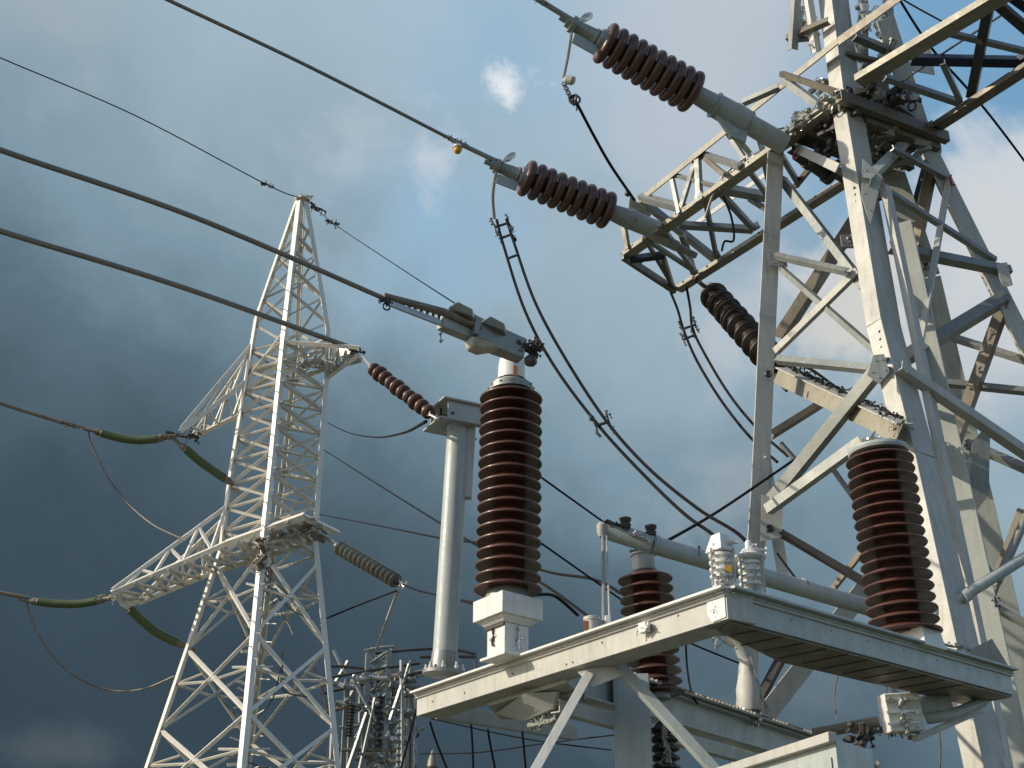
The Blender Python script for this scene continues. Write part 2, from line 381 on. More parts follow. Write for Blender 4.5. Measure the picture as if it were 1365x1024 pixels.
for (x0, y0, Y0, x1, y1, Y1, w_, m_, k_) in [
    (1030, 340, 8.7, 1128, 362, 8.0, .055, 'galv', 'L'),
    (1042, 236, 8.9, 1152, 380, 8.0, .075, 'galv', 'L'),
    (1040, 356, 8.7, 1166, 466, 7.9, .05, 'galv', 'L'),
    (1040, 452, 9.0, 1162, 262, 8.9, .11, 'umber', 'L'),
    (1034, 470, 8.7, 1144, 362, 8.0, .06, 'cream', 'L'),
    (1034, 480, 8.7, 1174, 494, 7.85, .065, 'galv', 'L'),
    (1178, 486, 7.75, 1024, 676, 8.75, .10, 'galv', 'L'),
    (1032, 706, 8.72, 1160, 781, 8.5, .055, 'dark', 'L'),
    (1178, 752, 8.9, 1006, 972, 8.85, .17, 'cream', 'F'),
    (1152, 733, 8.6, 1100, 800, 8.8, .045, 'umber', 'L'),
    (1062, 842, 8.9, 1010, 940, 8.85, .07, 'dark', 'L'),
    (1030, 580, 8.95, 1100, 536, 9.2, .065, 'umber', 'L'),
    (1108, 622, 8.9, 1150, 680, 8.9, .035, 'galv', 'L'),
    (1040, 590, 9.0, 1068, 622, 9.0, .035, 'galv', 'L'),
    (1018, 600, 8.8, 1046, 780, 8.95, .10, 'white', 'F'),
    (1186, 330, 8.3, 1348, 362, 8.6, .085, 'galv', 'L'),
    (1170, 246, 8.2, 1328, 347, 8.6, .05, 'galv', 'L'),
    (1266, 238, 8.55, 1228, 458, 8.1, .05, 'cream', 'L'),
    (1249, 198, 8.6, 1216, 362, 9.0, .085, 'umber', 'L'),
    (1240, 200, 8.9, 1208, 318, 9.05, .05, 'dark', 'L'),
    (1186, 492, 8.1, 1344, 396, 8.6, .11, 'galv', 'L'),
    (1342, 402, 8.62, 1270, 602, 8.9, .10, 'umber', 'L'),
    (1200, 490, 7.72, 1500, 694, 8.68, .085, 'cream', 'L'),
    (1270, 450, 9.1, 1397, 490, 8.66, .06, 'galv', 'L'),
    (1232, 508, 9.0, 1416, 527, 8.66, .06, 'galv', 'L'),
    (1292, 592, 9.1, 1493, 680, 8.68, .07, 'galv', 'L'),
    (1158, 240, 7.9, 1218, 180, 8.6, .08, 'grey', 'L'),
    (1190, 198, 8.1, 1268, 240, 8.6, .05, 'galv', 'L'),
    (1160, 115, 8.3, 1218, 156, 8.4, .07, 'galv', 'L'),
    (1062, 195, 8.65, 1120, 222, 7.9, .085, 'cream', 'L'),
    (1245, 640, 8.9, 1330, 780, 8.6, .05, 'brace', 'L'),
    (1270, 780, 9.2, 1647, 981, 8.75, .06, 'brace', 'L'),
    (1365, 680, 8.7, 1320, 800, 8.9, .07, 'umber', 'L')]:
    brace(yb(x0, y0, Y0), yb(x1, y1, Y1), w_, m_, k_)
# gusset plates at joints
for (pts, Yy, m_) in [
    ([(1164, 474), (1178, 472), (1186, 496), (1172, 512), (1156, 500)], 7.72, 'cream'),
    ([(1240, 60), (1202, 92), (1246, 100)], 8.3, 'cream'),
    ([(1328, 352), (1342, 350), (1350, 380), (1336, 384)], 8.5, 'cream'),
    ([(1024, 336), (1046, 338), (1050, 356), (1026, 354)], 8.68, 'galv'),
    ([(1150, 212), (1176, 236), (1160, 300), (1148, 262)], 7.95, 'grey'),
    ([(1015, 660), (1044, 664), (1042, 716), (1014, 722)], 8.70, 'cream'),
    ([(1296, 590), (1320, 560), (1318, 660), (1288, 700)], 8.8, 'brace')]:
    p = [PY(x, y, Yy) for x, y in pts]; mb = MB().poly(p, Vc((0, 1, 0)), .008)
    c = sum(p, Vc()) / len(p)
    for q in p: mb.bolt(c.lerp(q, .6) - Vc((0, .004, 0)), Vc((0, -1, 0)), .007, .006)
    mb.build('gusset_plate', m_, rt)
# black eye holes with rubber bungs on the left leg
for (px, py) in ((1024, 499), (1026, 705)):
    c = PY(px, py, 8.70); MB().lathe(c, Vc((0, -1, 0)), [(0, .03), (.012, .03), (.02, .022), (.014, .012)], 16).build('rubber_bung', 'dark', rt)
c = PY(1183, 481, 7.72); MB().box(c, .06, .004, .05).build('name_plate', 'alu', rt)
MB().clutter(c - Vc((0, .01, 0)), Z, .03, .018, 7, 3).build('padlock', 'dark', rt)
c = PY(1268, 240, 8.5); MB().clutter(c, Z, .10, .035, 10, 5).build('corroded_clamp', 'orange', rt)
c = PY(1135, 322, 8.3); MB().clutter(c, Vc((1, 0, .3)), .14, .05, 22, 6).box(c, .16, .02, .11).build('junction_bracket', 'galv', rt)
# waist platform under the crossarms
pf = MB()
pf.chan(PH(1118, 128, HA), PH(1262, 184, HA), .06, .10, .01, -U + Vc((0, 0, .01)))
pf.build('waist_girder', 'umber', rt, bevel=.002)
MB().chan(PH(1150, 158, HA - .05), PH(1250, 195, HA - .05), .07, .10, .01, -U).build('waist_girder', 'umber', rt, bevel=.002)
MB().chan(PH(1052, 195, HA), PH(1172, 262, HA), .06, .10, .01, -U).build('waist_girder', 'dark', rt, bevel=.002)
MB().chan(PH(1090, 165, HA), PH(1215, 222, HA), .06, .08, .01, -U).build('waist_girder', 'dark', rt, bevel=.002)
deck = [PH(1128, 140, HA - .015), PH(1240, 186, HA - .015), PH(1176, 232, HA - .015), PH(1062, 190, HA - .015)]
for i in range(9):
    a = deck[0].lerp(deck[3], (i + .5) / 9); b = deck[1].lerp(deck[2], (i + .5) / 9)
    MB().rect(a, b, .07, .012, U).build('deck_plank', 'dark' if i % 3 else 'umber', rt)
c = PH(1095, 215, HA - .12); d_ = (PH(1110, 240, HA - .2) - PH(1060, 205, HA - .12))
MB().lathe(PH(1062, 206, HA - .12), d_, [(0, .05), (.1, .05), (.1, .06), (.16, .06), (.16, .05), (.34, .05), (.34, .065), (.4, .065)], 20).build('switch_canister', 'dark', rt)
MB().ring(PH(1063, 207, HA - .12), d_, .035, .016, 16, 8).build('pink_cap', 'red', rt)
for (px, py, hh, sd_, n_, m_, ln, ra) in [(1088, 148, HA + .05, 11, 40, 'alu', .5, .10), (1060, 165, HA + .05, 12, 22, 'galv', .35, .08), (1140, 128, HA + .12, 13, 36, 'dark', .4, .13), (1165, 90, HB, 14, 34, 'galv', .4, .14), (1178, 150, HA + .1, 18, 30, 'dark', .5, .13), (1205, 215, HA - .25, 19, 24, 'brace', .5, .12), (1110, 195, HA - .2, 20, 26, 'dark', .5, .12), (1150, 200, HA - .2, 21, 26, 'umber', .6, .12), (1190, 130, HA + .2, 15, 22, 'dark', .35, .12), (1120, 165, HA - .08, 16, 24, 'dark', .4, .10), (1100, 110, HB - .1, 17, 20, 'alu', .3, .09)]:
    MB().clutter(PH(px, py, hh), U, ln, ra, n_, sd_, .8).build('bolted_hardware', m_, rt)
# upper cage over the waist: legs, hoops, bars
up = [(1062, -30, 1056, 66, HB + .15), (1072, -30, 1088, 70, HB + .1), (1150, -30, 1150, 90, HB), (1182, -30, 1186, 70, HB + .1)]
for i, (x0, y0, x1, y1, h) in enumerate(up):
    p1 = PH(x1, y1, h); p0 = P(x0, y0, (p1 - CAM).dot(CF) + .1)
    MB().L(p0, p1, .06, .006, Vc((-.4, -1, 0))).build('cage_post', ['galv', 'white', 'alu', 'galv'][i], rt)
brace(PH(1048, 52, HB + .3), PH(1104, 28, HB + .25), .06, 'umber')
brace(PH(1050, 54, HB + .3), PH(1092, 50, HB + .25), .04, 'galv')
brace(PH(1140, 48, HB + .1), PH(1182, 66, HB + .1), .07, 'galv')
brace(PH(1128, 72, HB), PH(1180, 84, HB), .05, 'umber')
for (px, py, h, sd_) in ((1066, 28, HB + .45, 31), (1083, 44, HB + .3, 32), (1152, 20, HB + .4, 33), (1172, 30, HB + .35, 34), (1145, 60, HB + .2, 35), (1180, 55, HB + .3, 36)):
    c = PH(px, py, h)
    mb = MB(); mb.clutter(c, Z, .32, .07, 24, sd_, .8)
    mb.lathe(c - Z * .16, Z, [(0, .02), (.05, .045), (.09, .03), (.14, .05), (.18, .03), (.24, .05), (.3, .02)], 14)
    mb.build('cage_fitting', 'alu' if sd_ % 2 else 'white', rt)
# ---- crossarms (sub-parts: chord, brace)
arm = MB().chan(PH(829, 341, HA), PH(899, 387, HA), .04, .075, .008, LFT).build('crossarm', 'umber', rt)
def chord(a, b, w, m, nm='chord', xh=None):
    return MB().LR(a, b, xh or V, Z, w, .010).build(nm, m, arm, bevel=.002)
MB().LR(PH(829, 341, HA), PH(1128, 128, HA), V, Z, .11, .01, .05).build('chord', 'olive', arm, bevel=.002)
MB().LR(PH(899, 387, HA), PH(1243, 166, HA), V, Z, .10, .01, .045).build('chord', 'olive', arm, bevel=.002)
MB().LR(PH(850, 265, HB), PH(1116, 50, HB), V, -Z, .06, .01).build('chord', 'olive', arm, bevel=.002)
MB().LR(PH(1116, 50, HB), PH(1260, -55, HB), V, -Z, .08, .01).build('chord', 'umber', arm, bevel=.002)
MB().LR(PH(920, 300, HB), PH(1040, 215, HB), V, -Z, .05, .008).build('chord', 'cream', arm, bevel=.002)
def ab(p, q, w_=.06, m_='galv', k_='L'): return brace(p, q, w_, m_, k_, arm)
for (x0, y0, h0, x1, y1, h1, w_, m_) in [
    (930, 204, HB, 933, 268, HA, .06, 'brace'), (832, 300, HB - .2, 837, 332, HA, .05, 'umber'), (852, 262, HB, 916, 279, HA + .02, .08, 'galv'),
    (854, 266, HB, 953, 345, HA, .075, 'galv'), (906, 300, HA, 1004, 306, HA, .07, 'galv'), (962, 258, HA, 1006, 306, HA, .06, 'galv'),
    (966, 252, HA + .02, 1032, 264, HA + .3, .09, 'galv'), (934, 204, HB, 985, 220, HA + .03, .06, 'galv'), (935, 206, HB, 966, 232, HA, .05, 'umber'),
    (998, 264, HA + .2, 1030, 284, HA, .05, 'galv'), (1000, 228, HA, 1030, 268, HA + .2, .05, 'galv'), (910, 314, HA + .1, 926, 366, HA, .06, 'umber'),
    (883, 338, HA, 897, 384, HA, .05, 'umber'), (840, 346, HA - .02, 886, 340, HA, .07, 'navy'), (880, 300, HA, 925, 358, HA, .05, 'galv'),
    (1040, 97, HB, 1112, 121, HA + .05, .05, 'umber'), (1044, 104, HB, 1090, 138, HA + .05, .07, 'galv'), (990, 137, HB - .05, 1038, 116, HB - .1, .06, 'galv'),
    (970, 176, HB, 1004, 228, HA, .045, 'brace'), (1003, 150, HB, 1034, 262, HA, .045, 'galv'), (895, 232, HB, 906, 284, HA, .045, 'galv'), (860, 318, HA, 930, 364, HA, .045, 'brace'), (860, 318, HA, 899, 384, HA, .04, 'umber'), (940, 262, HA, 956, 345, HA, .045, 'umber'), (895, 232, HB, 960, 250, HA, .04, 'brace'), (1060, 150, HA + .3, 1092, 160, HA, .05, 'galv'), (930, 206, HB, 905, 287, HA, .045, 'brace'), (1020, 218, HA, 1035, 285, HA, .045, 'brace'), (1060, 250, HA, 1100, 200, HA, .05, 'umber'), (1035, 195, HA, 1066, 246, HA, .05, 'galv')]:
    ab(PH(x0, y0, h0), PH(x1, y1, h1), w_, m_)
for (x, y, h_) in ((931, 264, HA + .03), (1005, 214, HA + .03), (954, 342, HA + .03), (1006, 304, HA + .03), (934, 207, HB - .03)):
    c = PH(x, y, h_); MB().poly([c - U * .07 - Z * .03, c + U * .07 - Z * .03, c + U * .05 + Z * .05, c - U * .04 + Z * .05], V, .008).build('gusset_plate', 'brace', arm)
MB().poly([PH(840, 262, HB), PH(868, 286, HB - .1), PH(858, 300, HB - .2), PH(838, 282, HB - .1)], V, .006).build('tip_plate', 'alu', arm)
MB().box(PH(853, 348, HA - .01), .06, .03, .02, V).build('blue_clip', 'blue', arm)
for i in range(9):
    a = PH(829, 341, HA).lerp(PH(1128, 128, HA), (i + .5) / 9); bolts([(a + V * .04, -Z, .009, .012), (a + Z * .04, -V, .009, .012)], 'galv', arm)
    a = PH(899, 387, HA).lerp(PH(1243, 166, HA), (i + .5) / 9); bolts([(a - V * .04, -Z, .009, .012)], 'galv', arm)
MB().clutter(PH(985, 222, HA + .08), U, .45, .05, 34, 41).build('clamp_row', 'alu', arm)
MB().tube(wpts([(964, 262, 11), (975, 290, 11), (978, 320, 11), (966, 322, 11), (962, 335, 11)]), .01, 6).build('earthing_lead', 'black', arm)
MB().tube(wpts([(940, 290, 11.2), (960, 240, 11), (1000, 205, 10.8)]), .012, 6).build('conduit', 'cream', arm)
arm2 = MB().L(PH(1215, 78, HA + .15), PH(1358, 81, HA + .15), .07, .008, TOCAM).build('crossarm', 'navy', rt)
MB().LR(PH(1139, 108, HA + .05), PH(1335, -10, HA + .05), V, Z, .13, .012, .06).build('chord', 'olive', arm2, bevel=.002)
MB().LR(PH(1243, 170, HA), PH(1440, 42, HA), V, Z, .10, .01, .05).build('chord', 'umber', arm2, bevel=.002)
for (x0, y0, x1, y1, w_, m_, h) in [(1325, -10, 1297, 130, .085, 'dark', HA + .1), (1258, 42, 1400, 76, .05, 'galv', HA + .1), (1180, 103, 1283, 138, .06, 'galv', HA + .1),
    (1258, 84, 1282, 136, .05, 'galv', HA + .05), (1324, -2, 1375, 42, .08, 'dark', HA + .15), (1345, -10, 1400, 30, .08, 'navy', HA + .3), (1355, 82, 1400, 60, .07, 'navy', HA + .15)]:
    brace(PH(x0, y0, h), PH(x1, y1, h), w_, m_, 'L', arm2)
# bracket beam between the legs, with hardware on its top flange
bb = MB().chan(PY(1041, 503, 9.3), PY(1206, 581, 7.55), .09, .13, .012, Vc((-.7, -.7, -.1))).build('bracket_beam', 'olive', rt, bevel=.002)
MB().rect(PY(1043, 491, 9.28), PY(1207, 566, 7.53), .012, .12, Z).build('top_flange', 'cream', bb)
for i in range(9):
    a = PY(1050, 488, 9.3).lerp(PY(1202, 558, 7.55), (i + .3) / 9); MB().clutter(a, Vc((1, 0, -.4)), .15, .05, 9, 60 + i).build('clamp', 'dark', bb)
MB().tube(wpts([(1045, 480, 10.6), (1080, 492, 10.5), (1120, 520, 10.3), (1170, 548, 10.1), (1200, 566, 10.0)]), .012, 6).build('cable', 'black', bb)
mb = MB(); rn = random.Random(8)
for i in range(90):
    p = PY(1198 + rn.gauss(0, 7), 570 + rn.gauss(0, 5), 7.5); d = Vc((rn.uniform(-1, 1), rn.uniform(-1, .2), rn.uniform(-.2, 1.4))).normalized() * rn.uniform(.02, .06)
    o = d.orthogonal().normalized() * .004; b = len(mb.v); mb.v += [p - o, p + o, p + d]; mb.f.append((b, b + 1, b + 2))
tag(mb.build('grass_tuft', 'leaf'), 'small tuft of dry grass growing on the bracket beam of the right tower', 'grass')
for (x, y, Yy, sd_, m_) in ((1215, 395, 8.6, 301, 'brace'), (1222, 335, 8.7, 302, 'dark'), (1258, 560, 8.9, 303, 'brace'), (1240, 470, 8.7, 304, 'umber'), (1300, 615, 8.9, 305, 'brace')):
    MB().clutter(PY(x, y, Yy), Vc((.2, 0, -1)), .35, .06, 16, sd_, .8).build('bolted_hardware', m_, rt)
for (pts, z0) in ((legF, 7.9), (legF, 6.9), (legF, 5.6), (legF, 4.6), (legL, 6.5), (legL, 5.0), (legR, 6.9)):
    for k_ in range(len(pts) - 1):
        if pts[k_ + 1].z <= z0 <= pts[k_].z:
            p = pts[k_].lerp(pts[k_ + 1], (z0 - pts[k_].z) / (pts[k_ + 1].z - pts[k_].z))
            for q_ in (-.06, 0, .06): bolts([(p + U * .05 + Z * q_ - V * .003, -V, .009, .010)], 'galv', rt)
# right-hand side pipes on the tower
MB().tube([PY(1244, 818, 7.6), PY(1300, 785, 7.6), PY(1420, 710, 7.9)], [.035, .035, .035], 16).lathe(PY(1283, 797, 7.58), PY(1300, 785, 7.6) - PY(1283, 797, 7.58), [(0, .042), (.05, .042)], 16).build('conduit_pipe', 'pole', rt)
MB().tube([PY(1330, 775, 8.2), PY(1372, 680, 8.2)], .03, 14).build('conduit_pipe', 'brace', rt)
mb = MB().clutter(PY(1328, 803, 8.0), Z, .06, .03, 8, 77); mb.build('bolted_hardware', 'dark', rt)
# clutter of brackets where the platform beam meets the leg
mb = MB(); mb.poly([PY(1290, 868, 7.2), PY(1322, 852, 7.2), PY(1345, 890, 7.2), PY(1300, 878, 7.2)], Vc((.2, 1, 0)), .02)
mb.clutter(PY(1265, 860, 7.0), V, .35, .03, 22, 79); mb.build('bracket', 'brace', rt)
# ================================================================== STRAIN INSULATORS on the crossarm
def strain(px0, py0, px1, py1, h, nd, rad, tubepts, label, sleeve):
    """discs run from (px0,py0) line end to (px1,py1) tower end; h above the eye"""
    a, b = P(px0, py0, h), P(px1, py1, h + .16); ax = (b - a).normalized(); ln = (b - a).length
    r = thing('strain_insulator', a.copy(), label, 'insulator', 'strain insulators on the crossarm')
    r.location = b + ax * .3
    pitch = ln / (nd - 1); rn = random.Random(int(px0))
    MB().tube([a - ax * .04, b + ax * .05], rad * .42, 20).build('core', 'porcd', r)
    for i in range(nd):
        c = a + ax * pitch * i; hw = pitch * .41; pr = []
        R_ = rad * (1 - .004 * (nd - i))
        pr.append((-hw * .5, rad * .33))
        for k in range(13):
            q = -math.pi / 2 + math.pi * k / 12; pr.append((hw * math.sin(q), R_ - hw * .9 + hw * .9 * math.cos(q)))
        pr.append((hw * .5, rad * .33))
        tl = ax + Vc((rn.uniform(-.02, .02),) * 3)
        MB().lathe(c, tl, pr, 36).build('disc', 'porcd', r, sharp=60)
    MB().lathe(a - ax * .09, ax, [(0, rad * .3), (.02, rad * .5), (.06, rad * .55), (.07, rad * .4)], 28).build('end_cap', 'galv', r)
    return r, a, b, ax
si, a, b, ax = strain(808, 58, 921, 122, 9.98, 10, .178, None, 'brown strain insulator of ten fat discs, the upper one, near the tower body', 1)
def linehead(r, a, ax, seed):
    mb = MB(); mb.lathe(a - ax * .42, ax, [(0, .022), (.06, .024), (.06, .045), (.1, .05), (.1, .07), (.14, .07), (.14, .05), (.3, .062), (.32, .075), (.36, .06)], 20)
    mb.clutter(a - ax * .30, ax, .08, .06, 8, seed, .7); mb.build('clamp', 'galv', r)
    s = ax.cross(Z).normalized()
    MB().box(a - ax * .2 - Z * .13, .20, .012, .10, ax, s).build('side_plate', 'tube', r)
    w0 = a - ax * .22 + Z * .10; wd = (ax * .55 + Z * .75 - s * .2).normalized()
    mb = MB(); mb.tube([w0 - wd * .05, w0, w0 + wd * .05, w0 + wd * .14, w0 + wd * .18], [.008, .022, .034, .030, .008], 10)
    mb.build('arcing_horn', 'alu', r)
linehead(si, a, ax, 91)
t0 = b + ax * .05
MB().lathe(t0, ax, [(0, .075), (.17, .085), (.17, .108), (.185, .108), (.185, .099), (.34, .103), (.34, .109), (.35, .109), (.47, .104), (.47, .083), (.84, .085), (.84, .03)], 36).build('sleeve', 'tube', si)
c = t0 + ax * .32 - Z * .10
MB().poly([c - ax * .18 + Z * .03, c + ax * .16 + Z * .03, c + ax * .12 - Z * .12, c - ax * .02 - Z * .14], ax.cross(Z), .03).bolt(c + ax * .04 - Z * .06 - ax.cross(Z) * -.016, ax.cross(Z), .032, .01).build('lug', 'tube', si, bevel=.003)
brace(c - Z * .08, PH(1000, 205, HA), .055, 'tube', 'F', si, name='link_arm')
sj, a2, b2, ax2 = strain(703, 238, 808, 280, 11.5, 9, .178, None, 'brown strain insulator of nine fat discs at the tip of the crossarm', 1)
linehead(sj, a2, ax2, 92)
t0 = b2 + ax2 * .05
MB().lathe(t0, ax2, [(0, .075), (.1, .085), (.18, .092), (.18, .102), (.2, .102), (.2, .09), (.46, .09), (.46, .06), (.5, .05)], 36).build('sleeve', 'tube', sj)
MB().lathe(t0 + ax2 * .38 - Z * .06, (ax2 - Z * .10), [(0, .045), (.03, .055), (.30, .05), (.31, .035), (.50, .03)], 24).build('rod', 'brace', sj)
mb = MB().clutter(t0 + ax2 * .35, ax2, .3, .12, 16, 95, .4); mb.build('bolts', 'galv', sj)
# dark string going down to the bracket beam
r0, r1 = PY(944, 386, 11.2), PY(1035, 488, 9.9); ax = (r1 - r0).normalized(); ln = (r1 - r0).length
r = thing('strain_insulator', r0.copy(), 'dark ribbed insulator slanting down from the crossarm tip of the large tower', 'insulator')
MB().tube([PH(925, 370, HA), r0 + ax * .02], .022, 10).clutter(PH(930, 374, HA - .02), ax, .14, .03, 10, 97, .7).build('shackle', 'dark', r)
MB().lathe(r0, ax, [(0, .06), (.03, .09), (.10, .10), (.14, .12), (.17, .12), (.2, .085)], 20).build('end_cap', 'brace', r)
MB().tube([r0 + ax * .1, r1], .085, 20).build('core', 'porck', r)
for i in range(8):
    MB().lathe(r0 + ax * (.2 + i * (ln - .3) / 8), ax, [(-.03, .085), (-.012, .135), (.0, .142), (.012, .135), (.04, .09)], 28).build('shed', 'porck', r, sharp=20)
mb = MB()
for i in range(4): mb.ring(r0 + ax * (.22 + i * .22), ax + Vc((.2, .1, 0)), .138, .004, 24, 5)
mb.build('wire_tie', 'wire', r)
MB().box(r0 + ax * (ln - .02) - Z * .12, .5, .05, .02, ax, Z).build('base_strap', 'dark', r)
# ================================================================== PLATFORM FRAME (front)
HT = 1.52                                            # top of platform, above the eye
C0 = PH(968, 787, HT); CL = PH(556, 926, HT); CRt = PH(1347, 896, HT)
dL = (CL - C0).normalized(); dR = (CRt - C0).normalized(); BH = .125; BW = .165
fr = thing('support_frame', Vc((C0.x, C0.y + .6, 0)), 'cream and grey support frame of two wide beams meeting at a corner', 'platform')
def beamface(p0, p1, dirn, inward, nm, m):
    mb = MB(); q0, q1 = p0.copy(), p1.copy()
    h = BH
    # web with small flanges and proud top lip
    pr = [(0, 0), (0, h - .026), (-.012, h - .026), (-.012, h - .014), (-.02, h - .012), (-.02, h), (BW, h), (BW, h - .012), (BW - .01, h - .012), (BW - .01, .012), (BW, .012), (BW, 0)]
    ax = (q1 - q0).normalized(); x = perp(ax, inward); y = Z; b = len(mb.v); n = len(pr)
    for p in (q0, q1):
        for a_, c_ in pr: mb.v.append(p - Z * h + x * a_ + y * c_)
    for i in range(n): j = (i + 1) % n; mb.f.append((b + i, b + j, b + n + j, b + n + i))
    mb.f.append(tuple(b + n - 1 - i for i in range(n))); mb.f.append(tuple(b + n + i for i in range(n)))
    return mb.build(nm, m, fr, bevel=.0025)
bl = beamface(C0, CL, dL, dR, 'front_beam', 'cream')
br_ = beamface(C0 + dR * .034, CRt, dR, dL, 'side_beam', 'pole')
# cap strips on top (bright lips), soffit battens, corner plate
MB().rect(C0 - dR * .028 + Z * .006 - dL * .02, CL - dR * .028 + Z * .006, .012, .05, Z).build('cap_strip', 'white', fr, bevel=.001)
MB().rect(C0 - dL * .028 + Z * .006 , CRt - dL * .028 + Z * .006, .012, .05, Z).build('cap_strip', 'pole', fr, bevel=.001)
Lr = (CRt - C0).length; zs = Z * -(BH + .006)
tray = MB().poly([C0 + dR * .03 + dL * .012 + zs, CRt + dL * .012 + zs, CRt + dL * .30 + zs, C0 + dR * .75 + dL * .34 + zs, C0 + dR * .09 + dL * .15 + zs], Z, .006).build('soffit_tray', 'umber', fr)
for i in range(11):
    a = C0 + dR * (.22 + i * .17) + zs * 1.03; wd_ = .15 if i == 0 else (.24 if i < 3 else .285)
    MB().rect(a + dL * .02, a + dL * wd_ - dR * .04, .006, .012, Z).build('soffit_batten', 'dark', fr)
cp = C0 + dL * .075 - Z * .07 - dR * .003
MB().poly([cp + dL * .045 + Z * .05, cp - dL * .065 + Z * .052, cp - dL * .065 - Z * .045, cp + dL * .02 - Z * .05, cp + dL * .05 - Z * .01], dR, .005).build('corner_plate', 'white', fr)
mb = MB(); rn = random.Random(5)
for i in range(16):
    q = cp + dL * rn.gauss(0, .014) + Z * rn.gauss(0, .018) - dR * .004; dd = (dL * rn.uniform(-1, 1) + Z * rn.uniform(-1, 1)).normalized() * rn.uniform(.004, .014)
    mb.tube([q, q + dd], .0009, 4)
mb.build('scratches', 'dark', fr)
rn = random.Random(15)
bolts([(C0.lerp(CL, s_) - Z * h_ - dR * .003, -dR, .0045, .004) for s_, h_ in ((.12, .04), (.19, .10), (.33, .05), (.42, .1), (.44, .1), (.62, .06), (.8, .08), (.93, .07))], 'umber', fr)
bolts([(C0.lerp(CRt, (i + .5) / 8) - Z * .05, -dL, .004, .004) for i in range(8)], 'umber', fr)
c = PH(884, 838, HT) ; c = C0.lerp(CL, .2) - Z * .055 - dR * .025
MB().box(c, .05, .03, .045, dL, dR).clutter(c - dR * .01, dL, .09, .03, 12, 22, .8).build('cable_clip', 'white', fr)
# cast bracket and trusses under the front beam
uL = C0.lerp(CL, .62) - Z * BH
mb = MB()
for s_, e_, h_ in ((.42, .98, .0),):
    a = C0.lerp(CL, s_) - Z * BH + dR * .05; b = C0.lerp(CL, e_) - Z * BH + dR * .05
mb.poly([PH(650, 938, 1.385), PH(755, 906, 1.385), PH(778, 925, 1.38), PH(730, 955, 1.36), PH(668, 956, 1.37)], Z, .03)
mb.poly([PH(662, 952, 1.35), PH(700, 925, 1.36), PH(745, 922, 1.36), PH(738, 945, 1.28), PH(700, 962, 1.27)], dR, .02)
mb.poly([PH(690, 940, 1.36), PH(770, 922, 1.36), PH(752, 946, 1.29), PH(712, 958, 1.28)], dL, .02)
mb.build('cast_bracket', 'grey', fr, bevel=.006)
MB().L(PH(676, 955, 1.34), PH(780, 930, 1.34), .03, .006, TOCAM).build('soffit_rib', 'galv', fr)
MB().clutter(PH(722, 962, 1.24), dL, .25, .05, 26, 24, .7).build('bolted_hardware', 'brace', fr)
inner = CL + dR * 1.05
MB().chan(CL + dR * .16 - Z * .075, CL + dR * 1.3 - Z * .075, .05, .09, .008, -dL).build('end_beam', 'grey', fr, bevel=.002)
MB().rect(C0 + dR * .17 + dL * .008 - Z * (BH + .0035), CRt + dL * .008 - Z * (BH + .0035), .002, .31, Z).build('soffit_sheet', 'umber', fr) if False else None
# struts and column down to the ground
def strut(x0, y0, x1, y1, Y0, Y1, w_, m_):
    a = PY(x0, y0, Y0); b = PY(x1, y1, Y1); e = b + (b - a) * (b.z / (a.z - b.z)); MB().LR(a, e, Vc((1, 0, 0)), Vc((0, 1, 0)), w_, .006).build('strut', m_, fr, bevel=.002); return e
Yst = (C0.lerp(CL, .42)).y - .02
e1 = strut(781, 893, 707, 1024, Yst, Yst - .1, .045, 'white')
e2 = strut(816, 884, 944, 1024, Yst, Yst - .1, .05, 'pole')
MB().poly([PY(770, 896, Yst + .02), PY(836, 878, Yst + .02), PY(832, 900, Yst + .02), PY(790, 916, Yst + .02)], Vc((0, 1, 0)), .01).build('gusset_plate', 'white', fr)
for e in (e1, e2): MB().box(e + Vc((0, 0, .04)), .3, .3, .12).build('footing', 'concrete', fr)
# ================================================================== REAR BEAM with column
HR = 1.55
ra, rb_ = PH(735, 876, HR), PH(1090, 990, HR); rd = (rb_ - ra).normalized(); rp = rd.cross(Z).normalized()
if rp.y > 0: rp = -rp                                  # towards the camera
rf = thing('rear_beam', Vc((PH(842, 920, HR).x, PH(842, 920, HR).y, 0)), 'pale grey horizontal beam with serrated top edge on a flat column, behind the front support frame', 'platform')
pc = PH(842, 910, HR)
MB().ibeam(ra - Z * .09, rb_ - Z * .09, .12, .18, .012, rp).build('beam', 'pole', rf, bevel=.002)
MB().rect(ra + rp * .03 + Z * .008, rb_ + rp * .03 + Z * .008, .012, .14, Z).build('deck_strip', 'brace', rf)
mb = MB(); L_ = (rb_ - ra).length
for i in range(70):
    q = ra + rd * (L_ * (i + .5) / 70) + rp * .09 + Z * .018; mb.box(q, .012, .02, .022, rd, rp)
mb.build('serrated_edge', 'umber', rf)
MB().chan(ra + rp * .02 - Z * .26, rb_ + rp * .02 - Z * .26, .06, .07, .008, rp).build('lower_rail', 'grey', rf, bevel=.002)
cx = PY(842, 930, pc.y - .2); cx.z = pc.z
MB().ibeam(Vc((cx.x, cx.y, 0)), Vc((cx.x, cx.y, cx.z - .005)), .20, .12, .012, Vc((1, -.12, 0))).build('column', 'pole', rf, bevel=.002)
MB().box(Vc((cx.x, cx.y, .05)), .5, .5, .14).build('footing', 'concrete', rf)
MB().rect(PH(740, 935, 1.32), PH(830, 957, 1.32), .03, .03, Z).build('hanging_tube', 'cream', rf)
